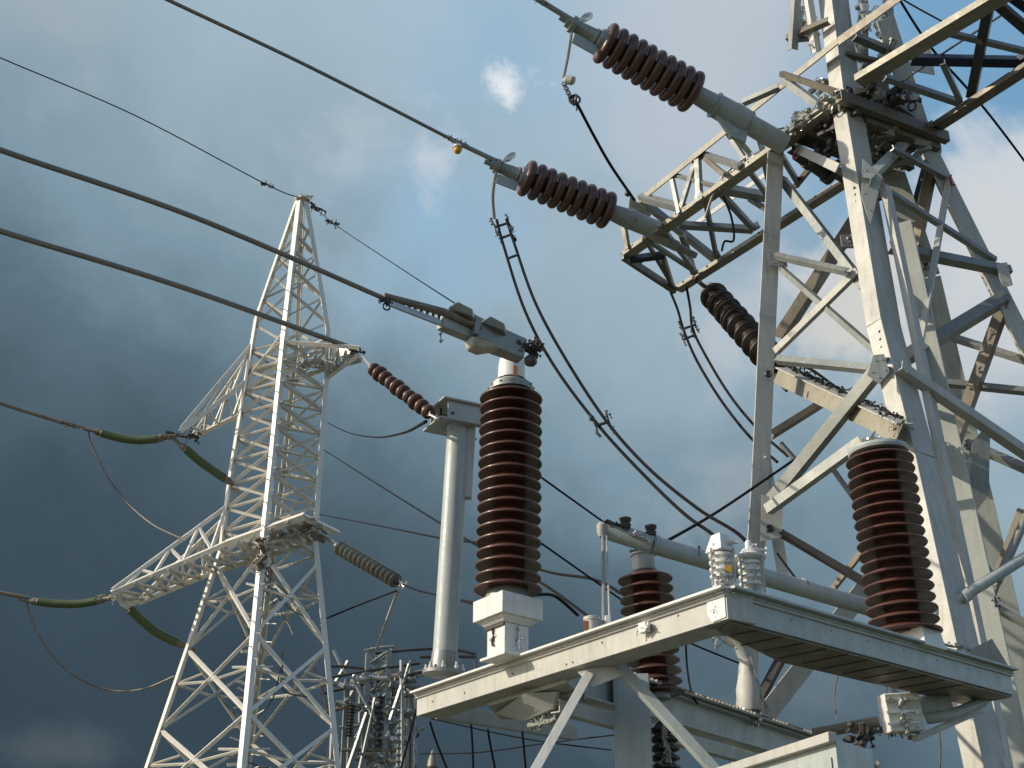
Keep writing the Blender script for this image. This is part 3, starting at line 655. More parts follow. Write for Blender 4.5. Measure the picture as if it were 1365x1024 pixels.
# suspended dark insulator and fittings beside the column
r = thing('hanging_insulator', PY(884, 1060, 7.3), 'short dark ribbed insulator hanging beside the pale column under the rear beam', 'insulator')
c = PY(884, 962, 7.3)
MB().lathe(c, -Z, [(0, .03)] + [q for i in range(8) for q in ((.03 + i * .05, .055), (.045 + i * .05, .085), (.055 + i * .05, .085), (.07 + i * .05, .055))] + [(.46, .03)], 24).build('porcelain_body', 'dark', r)
MB().clutter(PY(888, 990, 7.2), Z, .22, .06, 16, 29, .5).build('bolts', 'glassy', r)
r.location = PY(884, 1060, 7.3)
# ================================================================== POST INSULATORS
def shedprofile(L, nsh, rad, core, lean=.0):
    pr = [(0, core)]; pitch = L / nsh
    for i in range(nsh):
        t0 = pitch * i; ra_ = rad * (1 if i == 0 else .955 + .02 * ((i * 7) % 3) / 2)
        # umbrella: flat underside below, sloping top
        pr += [(t0 + pitch * .18, core), (t0 + pitch * .20, core + (ra_ - core) * .25), (t0 + pitch * .13, core + (ra_ - core) * .7), (t0 + pitch * .06, ra_ * .985),
               (t0 + pitch * .12, ra_), (t0 + pitch * .24, ra_ * .985), (t0 + pitch * .46, core + (ra_ - core) * .66), (t0 + pitch * .70, core + (ra_ - core) * .22), (t0 + pitch * .92, core)]
    pr.append((L, core)); return pr
def post(px0, py0, px1, py1, d, nsh, rad, core, label, top=1.0):
    a = P(px0, py0, d); ry = ray(px1, py1); 
    # top straight above the base
    dY = a.y; b = PY(px1, py1, dY); b = Vc((b.x, b.y, b.z)); ax = (b - a)
    r = thing('post_insulator', a.copy(), label, 'insulator', 'brown porcelain post insulators')
    MB().lathe(a, ax, shedprofile(ax.length, nsh, rad, core), 56).build('porcelain_body', 'porc', r, sharp=55)
    return r, a, b, ax.normalized()
pi, a, b, ax = post(677, 789, 681.5, 521, 6.88, 18, .186, .088, 'tallest brown porcelain post insulator, with the switch arm on its white neck')
# pedestal
MB().lathe(a - ax * .05, ax, [(0, .12), (.0, .125), (.03, .12), (.06, .105)], 40).build('collar', 'galv', pi)
pt = a - Z * .05; zb = CAMZ + HT + .004; hn = pt.z - .145 - zb
u2, v2 = dL, dR
def frus(c, w0, w1, h, u, v, d0=None, d1=None):
    mb = MB(); b_ = len(mb.v); d0 = d0 or w0; d1 = d1 or w1
    for z_, ww, dd in ((0, w0, d0), (-h, w1, d1)):
        for sx, sy in ((-1, -1), (1, -1), (1, 1), (-1, 1)): mb.v.append(c + Z * z_ + u * sx * ww / 2 + v * sy * dd / 2)
    mb.f += [(0, 1, 2, 3), (7, 6, 5, 4), (0, 4, 5, 1), (1, 5, 6, 2), (2, 6, 7, 3), (3, 7, 4, 0)]
    return mb
frus(pt, .29, .29, .115, u2, v2).build('pedestal_box', 'white', pi, bevel=.004)
frus(pt - Z * .1155, .26, .19, .03, u2, v2).build('pedestal_taper', 'white', pi, bevel=.003)
frus(pt - Z * .146, .17, .17, hn, u2, v2).build('pedestal_neck', 'white', pi, bevel=.003)
MB().rect(pt - Z * .155 - v2 * .092 - u2 * .09, pt - Z * .155 - v2 * .092 + u2 * .09, .012, .012, Z).build('seam', 'dark', pi)
MB().clutter(pt - Z * .21 - v2 * .09 + u2 * .02, Z, .09, .025, 14, 51, .7).build('bolts', 'dark', pi)
MB().clutter(pt - Z * .22 - u2 * .10, Z, .12, .04, 12, 52, .6).build('earth_clamp', 'alu', pi)
MB().box(Vc((pt.x, pt.y, zb + .006)), .24, .2, .016, u2, v2).build('base_plate', 'white', pi, bevel=.003)
# head of main post
MB().lathe(b - ax * .01, ax, [(0, .10), (.0, .128), (.028, .13), (.03, .120), (.045, .118), (.045, .085)], 40).build('head_flange', 'galv', pi)
MB().lathe(b + ax * .035, ax, [(0, .085), (.02, .085), (.02, .080), (.12, .078), (.17, .07), (.185, .05)], 36).build('neck', 'white', pi)
MB().ring(b + ax * .06, ax, .083, .006, 32, 6).build('neck_band', 'dark', pi)
MB().box(b + ax * .085 + Vc((.022, -.08, 0)), .02, .012, .075).build('rust_tab', 'orange', pi)
bolts([(b + ax * .015 + Vc((math.cos(q_), math.sin(q_), 0)) * .129, Vc((math.cos(q_), math.sin(q_), 0)), .007, .009) for q_ in [.524 * i for i in range(12)]], 'galv', pi)
hd = b + ax * .22
# switch arm
sw = thing('switch_arm', hd.copy(), 'long grey disconnector arm with two small roofs, resting on the tallest post insulator', 'switch arm')
hh = 3.08
e0 = P(702, 470, 6.72); e1 = P(632, 446, 6.6); e2 = P(590, 430, 6.5); e3 = P(512, 399, 6.32)
MB().clutter(P(700, 466, 6.72), Vc((1, 0, 0)), .17, .065, 46, 55, .8).build('clamp_hardware', 'dark', sw)
MB().lathe(P(700, 482, 6.68), Vc((1, -.3, 0)), [(0, .02), (.015, .03), (.04, .034), (.06, .02)], 18).build('swivel', 'dark', sw)
MB().tube([P(698, 462, 6.7), P(716, 452, 6.66)], [.012, .003], 8).build('spike', 'dark', sw)
xh = (e1 - e0).cross(Z).normalized()
MB().prof([(-.06, -.035), (.06, -.035), (.06, .045), (-.06, .045)], P(697, 468, 6.72), P(628, 440, 6.62), Z, 1.15).build('head_box', 'galv', sw, bevel=.006)
MB().poly([P(623, 452, 6.55), P(638, 455, 6.55), P(664, 466, 6.6), P(640, 470, 6.58), P(626, 464, 6.55)], xh, .09).build('hood', 'cream', sw, bevel=.01)
MB().prof([(-.05, -.03), (.05, -.03), (.05, .03), (-.05, .03)], P(630, 444, 6.62), P(587, 426, 6.5), Z).build('body_box', 'grey', sw, bevel=.005)
MB().box(P(630, 440, 6.60), .03, .10, .12, (e1 - e0).normalized(), Z).build('band', 'galv', sw, bevel=.003)
MB().tube([P(640, 436, 6.60), P(590, 416, 6.48), P(511, 394, 6.32)], [.022, .022, .016], 12).build('contact_tube', 'wire', sw)
mb = MB(); q0, q1 = P(588, 431, 6.48), P(516, 403, 6.32)
mb.rect(q0, q1, .03, .014, Z)
for i in range(9): mb.box(q0.lerp(q1, (i + .5) / 9) + Z * .022, .018, .012, .03, (q1 - q0).normalized(), xh)
mb.build('perforated_rail', 'alu', sw)
MB().clutter(P(514, 401, 6.3), q1 - q0, .06, .03, 18, 57, .8).ring(P(515, 409, 6.3), xh, .018, .005).build('end_clamp', 'dark', sw)
MB().clutter(P(588, 443, 6.48), Z, .12, .014, 16, 58, 1.2).build('hanging_chain', 'dark', sw)
for (x, y, dd, w_, m_) in ((617, 417, 6.55, 36, 'galv'), (660, 436, 6.65, 34, 'galv')):
    A = [P(x - w_ * .5, y - 1, dd), P(x - w_ * .12, y - 9, dd), P(x + w_ * .42, y + 1, dd), P(x + w_ * .42, y + 11, dd), P(x + w_ * .1, y + 7, dd)]
    rfm = MB().poly(A, Vc((.15, 1, 0)), .1).build('small_roof', m_, sw, bevel=.004)
    MB().box(P(x + 2, y + 12, dd + .02), .10, .05, .035, (e0 - e1).normalized(), xh).build('roof_bracket', 'alu', sw)
# right post insulator
pr_, a, b, ax = post(1207, 846, 1171, 604, 6.55, 17, .188, .088, 'brown post insulator with pale round cap, in front of the large tower leg')
# taper toward the top is natural; narrow slightly
MB().lathe(b - ax * .01, ax, [(0, .10), (.0, .158), (.014, .163), (.03, .158), (.036, .10), (.05, .09), (.05, .03)], 48).build('cap', 'pole', pr_)
MB().clutter(b + ax * .07, Vc((1, 0, 0)), .16, .03, 24, 61, .8).build('cap_hardware', 'alu', pr_)
MB().tube([b + ax * .05, b + ax * .09 - Vc((.03, 0, 0)), b + ax * .13 + Vc((-.0, 0, 0))], [.012, .01, .004], 8).build('horn', 'umber', pr_)
frus(a + Z * .01 + Vc((.06, -.02, 0)), .17, .20, .10, dL, dR).build('base_block', 'white', pr_, bevel=.003)
mb = MB()
for i in range(7):
    for j in range(3):
        q = a + Vc((.06, -.02, -.02 - j * .014)) - dL * .0865 + dR * (-.06 + i * .02); mb.box(q, .002, .012 - .004 * ((i + j) % 2), .006, -dL, dR)
mb.build('label_print', 'dark', pr_)
brace(PY(1150, 590, 8.0), PY(1023, 682, 8.6), .085, 'grey', 'L', rt)
# middle post insulator (stands on the rear beam)
pm, a, b, ax = post(874, 926, 859, 762, 7.55, 12, .174, .082, 'smaller brown post insulator partly hidden behind the corner beam, carrying the long tube')
MB().lathe(b, ax, [(0, .07), (.0, .075), (.012, .075), (.012, .07), (.10, .07), (.10, .08), (.115, .08), (.115, .05)], 32).build('cap', 'cream', pm)
MB().clutter(b + ax * .13, Vc((1, 0, 0)), .16, .035, 22, 63, .7).build('cap_hardware', 'dark', pm)
MB().lathe(a - ax * .03, ax, [(0, .09), (.03, .09)], 24).build('base_plate', 'galv', pm)
# bus tube over it
bt0 = P(806, 706, 7.6); bt1 = P(870, 726, 7.55); bt2 = P(1165, 812, 8.3)
bt = thing('bus_tube', bt0.copy(), 'long blue-grey horizontal tube sloping from the middle insulator to the right insulator', 'tube')
MB().tube([bt0, bt1], .056, 24).build('end_section', 'tube', bt)
MB().tube([P(866, 725, 7.56), bt2], .055, 24).build('pipe', 'pole', bt)
MB().lathe(P(1068, 783, 8.05), (bt2 - bt1), [(0, .058), (.02, .058)], 24).build('joint_band', 'brace', bt)
MB().lathe(P(868, 725, 7.56), (bt2 - bt1), [(0, .06), (.03, .06)], 24).build('joint_band', 'tube', bt)
mb = MB().clutter(P(822, 700, 7.55), bt1 - bt0, .14, .035, 20, 64, .7); mb.build('tube_hardware', 'dark', bt)
for (x, y) in ((834, 698), (868, 708)):
    MB().lathe(P(x, y + 6, 7.55), Z, [(0, .028), (.02, .034), (.03, .024), (.045, .034), (.06, .036), (.07, .01)], 20).build('knob', 'dark', bt)
MB().clutter(P(854, 716, 7.5), bt1 - bt0, .12, .03, 14, 65, .6).build('tube_hardware', 'alu', bt)
MB().clutter(P(932, 734, 7.5), Z, .06, .02, 5, 66, .8).build('pin', 'dark', bt)
MB().lathe(P(803, 716, 7.55), Z, [(0, .02), (.02, .03), (.07, .034), (.09, .02)], 16).build('end_cap', 'cream', bt)
# thin rod to the small canister on the beam
a = P(804, 715, 7.5); b = P(812, 835, 6.25)
rodt = thing('earthing_rod', C0.lerp(CL, .345) + dR * .05, 'thin grey vertical rod running from the long tube end down to the beam', 'rod')
b = C0.lerp(CL, .345) + dR * .05
a2_ = a
MB().tube([a, b], .011, 10).build('rod', 'galv', rodt); MB().tube([a + Vc((.02, 0, 0)), b + Vc((.03, 0, 0))], .006, 8).build('rod', 'cream', rodt)
cn = thing('small_canister', C0.lerp(CL, .385) + dR * .06, 'small cream cylindrical canister with rusty side standing on the front beam', 'canister')
c = cn.location.copy()
MB().lathe(c, Z, [(0, .045), (.02, .045), (.02, .038), (.10, .038), (.10, .042), (.115, .042), (.12, .03)], 24).build('can', 'cream', cn)
MB().box(c + Vc((-.03, -.03, .06)), .02, .01, .06).build('rusty_label', 'orange', cn)
MB().box(c + Vc((.08, 0, .06)), .03, .05, .12).build('clamp', 'white', cn, bevel=.003)
# ================================================================== GREY PILLAR at the left end
pb = P(592, 893, 7.35); ptp = PY(611, 566, pb.y)
pl = thing('pillar', pb.copy(), 'tall smooth blue-grey round pillar with a boxed bracket head, left of the tallest insulator', 'pillar')
ax = (ptp - pb).normalized(); Lp = (ptp - pb).length
MB().lathe(pb + ax * .03, ax, [(0, .072), (Lp - .05, .068)], 36).build('shaft', 'pole', pl)
MB().rect(pb + ax * (Lp * .68) + Vc((.082, .0, 0)), ptp + Vc((.085, 0, .0)), .05, .06, Vc((1, 0, 0))).build('side_strip', 'cream', pl, bevel=.003)
MB().lathe(pb - ax * .03, ax, [(0, .125), (.02, .125), (.02, .085), (.09, .08), (.13, .076)], 24).build('base_flange', 'galv', pl)
mb = MB()
for i in range(8): q = 6.283 * i / 8; mb.lathe(pb - ax * .01 + Vc((math.cos(q), math.sin(q), 0)) * .105, Z, [(0, .014), (.02, .014), (.02, .008), (.04, .008)], 8)
mb.clutter(pb + Z * .05, Z, .1, .09, 14, 71, .3); mb.build('bolts', 'alu', pl)
MB().tube([pb + ax * .05 + Vc((math.cos(q) * .078, math.sin(q) * .078, 0)) for q in [i * .524 for i in range(13)]], .004, 5).build('band', 'dark', pl)
# head: an open channel box
hc = ptp + Z * .03
hu = (P(640, 560, 7.4) - P(572, 580, 7.2)); hu.z = 0; hu.normalize(); hv = Vc((hu.y, -hu.x, 0))
MB().chan(hc - hu * .13 + hv * .10, hc + hu * .18 + hv * .10, .05, .12, .008, hv).build('head_channel', 'pole', pl, bevel=.002)
MB().chan(hc - hu * .13 - hv * .12, hc + hu * .18 - hv * .12, .05, .12, .008, -hv).build('head_channel', 'pole', pl, bevel=.002)
MB().box(hc + Z * .068, .34, .30, .012, hu, hv).build('head_plate', 'cream', pl, bevel=.002)
MB().box(hc - hu * .15 - Z * .06, .07, .26, .012, hu, hv).build('lower_plate', 'pole', pl, bevel=.002)
MB().box(hc - hu * .14 + hv * .0, .02, .08, .08, hu, hv).build('opening', 'dark', pl)
bolts([(hc + hu * s_ + hv * .127 - Z * .02, hv, .008, .010) for s_ in (-.10, .14)], 'dark', pl)
# brown string from the left tower to the pillar head
s0 = P(499, 493, 8.2); s1 = P(571, 549, 7.6); ax = (s1 - s0).normalized(); ln = (s1 - s0).length
r = thing('strain_insulator', P(580, 557, 7.45), 'small string of brown knobbly discs tied to the bracket head of the pillar', 'insulator')
MB().tube([P(484, 476, 26), P(492, 486, 10), s0], [.02, .018, .018], 6).build('pull_wire', 'brace', r)
for i in range(10):
    c = s0 + ax * (ln * i / 9.0); rr = .045 + .004 * ((i * 5) % 3); i_ = i
    MB().lathe(c - ax * ln * .035, ax, [(0, .015), (ln * .01, rr * .8), (ln * .025, rr), (ln * .045, rr), (ln * .062, rr * .8), (ln * .07, .015)], 20).build('disc', 'porcd', r)
MB().tube([s0, s1], .022, 10).build('core', 'dark', r)
MB().clutter(P(578, 556, 7.5), ax, .12, .03, 12, 73, .7).build('shackle', 'alu', r)
# ================================================================== white hardware pair on the corner
def arrester(px, py, d, seed, label, cone):
    p = C0 + dR * (.03 if not cone else .2) + dL * .07 if False else P(px, py, d)
    r = thing('surge_arrester', p, label, 'arrester', 'arresters on the corner of the beam')
    mb = MB(); mb.lathe(p, Z, [(0, .045), (.02, .05), (.02, .035)] + [q for i in range(4) for q in ((.035 + i * .033, .04), (.04 + i * .033, .056), (.052 + i * .033, .056), (.058 + i * .033, .04))] + [(.165, .035)], 24)
    mb.build('ribbed_body', 'white', r)
    if cone:
        MB().lathe(p + Z * .16, Z, [(0, .04), (.01, .075), (.018, .078), (.03, .05), (.055, .03), (.055, .016), (.09, .016), (.10, .008)], 24).build('cone_cap', 'white', r)
    else:
        frus(p + Z * .245, .06, .11, .085, dL, dR).build('box_cap', 'white', r, bevel=.004)
    mb = MB(); mb.clutter(p + Z * .09 + Vc((0, -.03, 0)), Z, .2, .045, 30, seed, .55); mb.build('terminals', 'alu', r)
    MB().clutter(p + Z * .06 + Vc((.01, -.045, 0)), Z, .12, .03, 14, seed + 7, .6).build('brass_fitting', 'cream', r)
    MB().clutter(p + Z * .20 + Vc((.02, -.03, 0)), Vc((1, 0, .1)), .12, .03, 14, seed + 9, .6).build('clip', 'white', r)
    for i in (-1, 1): MB().rect(p + Vc((.05 * i, -.04, 0)), p + Vc((.05 * i, -.04, .17)), .008, .012, Vc((1, 0, 0))).build('tie_bar', 'cream', r)
    MB().box(p + Vc((.02, -.052, .07)), .03, .006, .03).build('yellow_tag', 'yellow', r) if not cone else None
    return r
arrester(964, 783, 5.72, 81, 'white boxy surge arrester with a yellow tag, on the corner of the beam', False)
arrester(1003, 793, 5.82, 82, 'white surge arrester with a cone-shaped tip, right of the boxy one on the beam corner', True)
# bottle-shaped bushing on the rear beam
p = PH(1001, 958, HR + .005); 
bo = thing('bottle_bushing', p, 'white bottle-shaped bushing with a wide bracketed head, standing on the rear beam', 'bushing')
MB().lathe(p + Z * .05, Z, [(0, .075), (.02, .082), (.14, .085), (.20, .07), (.26, .052), (.34, .05), (.36, .048)], 32).build('bottle_body', 'cream', bo)
q = p + Z * .41
MB().tube([q - Z * .03, q + Z * .08 + Vc((-.03, 0, 0)), q + Z * .16 + Vc((-.09, 0, 0))], [.05, .055, .09], 20).build('curved_neck', 'grey', bo)
MB().box(q + Z * .17 + Vc((-.05, 0, 0)), .34, .16, .02).build('head_plate', 'umber', bo, bevel=.003)
MB().clutter(q + Vc((-.2, -.02, .13)), Z, .16, .04, 16, 84, .6).build('clamp', 'alu', bo)
MB().clutter(p + Z * .02, Z, .08, .10, 30, 85, .45).build('base_hardware', 'alu', bo)
MB().tube([p + Vc((.10, -.05, .02)), p + Vc((.02, -.05, .40)), ], .008, 6).tube([p + Vc((.12, -.05, .04)), p + Vc((.03, -.05, .22)), p + Vc((.0, -.05, .34))], .006, 6).build('stay', 'galv', bo)
# cabinet bottom right and connecting pipes
cb = thing('control_cabinet', Vc((PY(1105, 1000, 6.0).x, 6.1, 0)), 'pale green-grey steel cabinet, only its top edge showing at the bottom of the picture', 'cabinet')
A = PH(930, 1042, .66); B = PH(1113, 985, .66 ); Cc = PH(1163, 1000, .66)
dd = (A - B); dd.z = 0; Bx = B
mb = MB(); top = [A, B, Cc, A + (Cc - B)]
b0 = len(mb.v)
for p_ in top: mb.v.append(p_)
for p_ in top: mb.v.append(Vc((p_.x, p_.y, .12)))
mb.f += [(0, 1, 2, 3), (7, 6, 5, 4), (0, 4, 5, 1), (1, 5, 6, 2), (2, 6, 7, 3), (3, 7, 4, 0)]
mb.build('body', 'pole', cb, bevel=.004)
n_ = (Cc - B).normalized()
MB().poly([A.lerp(B, .03) - n_ * .004 - Z * .05, A.lerp(B, .97) - n_ * .004 - Z * .05, A.lerp(B, .97) - n_ * .004 - Z * 1.6, A.lerp(B, .03) - n_ * .004 - Z * 1.6], n_, .006).build('door', 'pole', cb)
MB().rect(A - n_ * .015 + Z * .004, B - n_ * .015 + Z * .004, .03, .03, Z).build('rim', 'cream', cb, bevel=.002)
mb = MB().box(Vc(((A.x + Cc.x) / 2, (A.y + Cc.y) / 2, .06)), 1.0, .8, .14); mb.build('plinth', 'concrete', cb)
# junction box with pipes
jb = thing('junction_box', PY(1200, 975, 6.9), 'battered white ribbed box clamped to pipes under the side beam', 'box')
c = PY(1201, 951, 6.9)
MB().box(c, .20, .10, .20, Vc((.98, .15, .08)).normalized(), Vc((-.15, .98, 0))).build('casing', 'white', jb, bevel=.006)
mb = MB()
for i in range(3):
    mb.box(c + Vc((0, -.055, -.06 + .06 * i)), .19, .01, .012, Vc((.98, .15, .08)).normalized(), Vc((-.15, .98, 0)))
for i in range(3):
    for j in range(3): mb.bolt(c + Vc((-.07 + .07 * j, -.058, -.075 + .07 * i)), Vc((0, -1, 0)), .008, .01)
mb.clutter(c + Vc((0, -.05, -.03)), Z, .18, .08, 14, 88, .3)
mb.build('ribs', 'alu', jb)
MB().tube([PY(1170, 962, 6.95), PY(1085, 978, 6.95)], .03, 16).build('pipe', 'umber', jb)
MB().tube(cr_([PY(1235, 958, 6.95), PY(1270, 952, 6.95), PY(1310, 935, 7.1)]), .03, 14).build('pipe', 'pole', jb)
MB().rect(PY(1220, 985, 6.9), PY(1305, 948, 7.1), .03, .05, Z).build('bracket_bar', 'cream', jb, bevel=.002)
MB().clutter(PY(1180, 975, 6.95), Vc((1, 0, 0)), .35, .05, 34, 89, .5).build('clamps', 'umber', jb)
MB().lathe(PY(1192, 930, 6.95), Vc((-.2, 0, 1)), [(0, .05), (.04, .03), (.09, .02), (.14, .004)], 14).build('spout', 'galv', jb)
MB().box(PY(1245, 940, 7.0), .18, .08, .10, Vc((.98, .1, .1)).normalized()).build('motor_housing', 'pole', jb, bevel=.01)
MB().clutter(PY(1150, 1005, 6.6), Z, .3, .10, 44, 90, .5).build('cable_glands', 'dark', jb)
# ================================================================== LEFT TOWER
lt = thing('transmission_tower', Vc((PY(340, 900, 27.5).x, 27.5, 0)), 'tall slender pale lattice tower with pointed crossarms at the left, against dark cloud', 'tower', 'lattice towers')
def DG(pts): return pts + [down(pts[-2], pts[-1])]
q = {'N': DG([PY(400, 268, 27.35), PY(379, 450, 27.0), PY(362, 620, 26.75), PY(349, 740, 26.5), PY(322, 1024, 25.4)]),
     'W': DG([PY(396, 266, 27.5), PY(341, 425, 27.5), PY(307, 630, 27.5), PY(293, 735, 27.5), PY(193, 1030, 27.6)]),
     'E': DG([PY(409, 270, 27.5), PY(438, 441, 27.4), PY(436, 507, 27.4), PY(421, 715, 27.3), PY(452, 1030, 27.2)]),
     'S': DG([PY(404, 266, 27.65), PY(398, 450, 28.0), PY(380, 620, 28.2), PY(364, 738, 28.4), PY(330, 1024, 29.5)])}
def at_z(pl, z):
    for i in range(len(pl) - 1):
        if pl[i + 1].z <= z <= pl[i].z or i == len(pl) - 2:
            t_ = (z - pl[i].z) / (pl[i + 1].z - pl[i].z); return pl[i].lerp(pl[i + 1], t_)
cen = sum((at_z(q[k], 10) for k in q), Vc()) / 4
for k, m_ in (('N', 'towerw'), ('W', 'towerw'), ('E', 'towerw'), ('S', 'towerg')):
    mb = MB(); pl_ = q[k]
    for i in range(len(pl_) - 1):
        mid_ = (pl_[i] + pl_[i + 1]) / 2; out = Vc((mid_.x - cen.x, mid_.y - cen.y, 0))
        mb.L(pl_[i], pl_[i + 1], .13 if k != 'S' else .11, .02, out)
    mb.build('leg', m_, lt)
zl = [PY(400, y, 27).z for y in (285, 305, 328, 352, 385, 420, 455, 482, 510, 540, 572, 604, 636, 668, 700, 735)]
zd = [PY(350, y, 26.5).z for y in (735, 850, 960, 1075)]
def lb(a, b, w_, m_): return MB().L(a, b, w_, .008, Vc((-.4, -1, .1))).build('brace', m_, lt)
faces = [('N', 'W'), ('N', 'E'), ('S', 'W'), ('S', 'E')]
for i in range(len(zl) - 1):
    a_, b_ = zl[i], zl[i + 1]
    for fi, (f, g_) in enumerate(faces):
        if fi < 2:
            if i < 5 or i > 5: lb(at_z(q[f], a_), at_z(q[g_], b_), .06 if i < 5 else .085, 'towerw' if fi == 0 else 'towerg')
            if i >= 2: lb(at_z(q[f], b_), at_z(q[g_], a_), .045, 'towerg')
        else:
            x_, y_ = (f, g_) if i % 2 else (g_, f); lb(at_z(q[x_], a_), at_z(q[y_], b_), .05, 'towerg')
for i in range(1, len(zl)):
    mb = MB(); o_ = ['N', 'W', 'S', 'E']
    for j in range(4): mb.L(at_z(q[o_[j]], zl[i]), at_z(q[o_[(j + 1) % 4]], zl[i]), .05, .006, Vc((0, -1, 0)))
    if i > 5: mb.build('ring_frame', 'towerg', lt)
bigX = zd + [2.0]
for i in range(len(bigX) - 1):
    for fi, (f, g_) in enumerate(faces):
        for (z0, z1) in ((bigX[i], bigX[i + 1]), (bigX[i + 1], bigX[i])):
            lb(at_z(q[f], z0), at_z(q[g_], z1), .075 if fi < 2 else .06, 'towerw' if fi < 2 else 'towerg')
for i in range(3):                                    # redundant members of the big panels
    for fi, (f, g_) in enumerate(faces):
        zt, zb_ = bigX[i], bigX[i + 1]; zm = (zt + zb_) / 2
        m_ = (at_z(q[f], zt) + at_z(q[g_], zb_)) / 2
        for k_ in (f, g_):
            MB().L(at_z(q[k_], zm + .1), m_, .045, .006, Vc((-.4, -1, .1))).build('redundant_member', 'towerg', lt)
            MB().L(at_z(q[k_], zm + .1), at_z(q[f], zt).lerp(at_z(q[g_], zt), .28 if k_ == f else .72) - Z * .62, .04, .006, Vc((-.4, -1, .1))).build('redundant_member', 'towerg', lt)
# secondary bracing and step irons on the far leg
mb = MB()
for i in range(40):
    z_ = bigX[0] - i * .2; p = at_z(q['S'], z_); MB().rect(p, p + Vc((.30 if i % 2 else -.42, -.2, -.06 if i % 3 else .12)), .02 if i % 4 else .07, .03, Z).build('step_iron', 'towerw', lt)
mb = MB()
for i in range(34):
    z_ = zl[4] - i * .28; p = at_z(q['N'], z_); MB().tube([p, p + Vc((.14 if i % 2 else -.14, -.1, 0))], .012, 5).build('step_iron', 'towerg', lt)
rn = random.Random(44)
for i in range(3):                                    # slack inner ties
    for k_ in range(3):
        z0 = bigX[i] - rn.uniform(0, 1.0); z1 = bigX[i + 1] + rn.uniform(0, 1)
        a_ = at_z(q[rn.choice('NW')], z0).lerp(at_z(q[rn.choice('SE')], z0), rn.uniform(.2, .6)); b_ = at_z(q[rn.choice('SE')], z1).lerp(at_z(q[rn.choice('NW')], z1), rn.uniform(.1, .5))
        MB().tube(cr_([a_, a_.lerp(b_, .5) + Vc((rn.uniform(-.3, .3), 0, -.2)), b_], 6), .016, 5).build('inner_tie', 'dark', lt)
MB().lathe(PY(403, 268, 27.5), Z, [(0, .20), (.04, .21), (.09, .16), (.12, .08)], 8).clutter(PY(406, 262, 27.5), Vc((1, 0, 0)), .45, .10, 16, 101, .7).build('peak_plate', 'towerg', lt)
# crossarms
def crossarm(tip1, tip2, top, n1, n2, body_extra, m1='towerw'):
    """two lower chords from the body to the tip, top chord(s) raking down to the tip; braces between"""
    A = MB().L(n1, tip1, .11, .012, Vc((-.3, -1, 0))).build('crossarm', m1, lt)
    MB().L(n2, tip2, .10, .012, Vc((0, -1, 0))).build('chord', m1, A)
    for tp, ti in zip(top, (tip1, tip2)): MB().L(tp, ti.lerp(tp, .01) + Z * .06, .09, .012, Vc((-.3, -1, 0))).build('chord', m1, A)
    return A
def armlace(A, c1, c2, n, w_, m_, skip=.06):
    for i in range(n):
        t0_, t1_ = skip + (1 - skip) * i / n, skip + (1 - skip) * (i + 1) / n
        a_, b_ = c1[0].lerp(c1[1], t0_), c2[0].lerp(c2[1], t1_)
        if i % 2: a_, b_ = c1[0].lerp(c1[1], t1_), c2[0].lerp(c2[1], t0_)
        MB().L(a_, b_, w_, .006, Vc((0, -1, -.3))).build('brace', m_, A)
# lower left arm
Nz = lambda y: at_z(q['N'], PY(352, y, 26.5).z); Wz = lambda y: at_z(q['W'], PY(297, y, 27.5).z)
t1, t2 = PY(148, 790, 26.6), PY(184, 803, 27.9)
A = crossarm(t1, t2, [Wz(675), Wz(690)], PY(300, 724, 26.9), PY(283, 762, 27.9), None)
MB().L(PY(300, 724, 26.9), PY(405, 687, 26.3), .14, .012, Vc((-.3, -1, 0))).build('chord', 'towerw', A)
MB().L(PY(283, 762, 27.9), PY(436, 715, 27.6), .11, .012, Vc((-.3, -1, 0))).build('chord', 'towerg', A)
armlace(A, (t1, PY(405, 687, 26.3)), (t2, PY(436, 715, 27.6)), 22, .06, 'towerg', .03)
armlace(A, (t1, PY(300, 724, 26.9)), (t1, Wz(675)), 7, .06, 'towerw', .12)
armlace(A, (t2, PY(283, 762, 27.9)), (t2, Wz(690)), 7, .05, 'towerg', .12)
MB().poly([PY(150, 786, 26.6), PY(190, 800, 27.9), PY(170, 812, 27.3), PY(160, 806, 26.8)], Z, .04).clutter(PY(168, 798, 27), Vc((1, 0, 0)), 1.0, .14, 24, 105, .5).build('tip_plate', 'towerg', A)
# underside perforated deck on the right half
mb = MB(); c1 = (PY(330, 722, 26.7), PY(415, 690, 26.4)); c2 = (PY(340, 745, 27.8), PY(436, 712, 27.6))
for i in range(9): mb.rect(c1[0].lerp(c1[1], i / 8), c2[0].lerp(c2[1], i / 8), .09, .03, (c1[1] - c1[0]).normalized())
for i in range(8): mb.rect(c1[0].lerp(c1[1], i / 8), c2[0].lerp(c2[1], (i + 1) / 8), .05, .02, (c1[1] - c1[0]).normalized())
mb.build('deck_slats', 'towerg', A)
MB().L(PY(404, 687, 26.3), PY(453, 711, 27.4), .10, .012, Vc((-.3, -1, 0))).build('chord', 'towerw', A)
MB().L(PY(400, 700, 26.5), PY(434, 718, 27.5), .16, .012, Vc((-.3, -1, 0))).build('chord', 'umber', A)
MB().clutter(PY(350, 738, 26.3), Z, .7, .25, 34, 106, .5).build('joint_hardware', 'umber', A)
MB().clutter(PY(390, 712, 26.8), Vc((1, 0, .3)), 1.4, .2, 34, 107, .5).build('joint_hardware', 'alu', A)
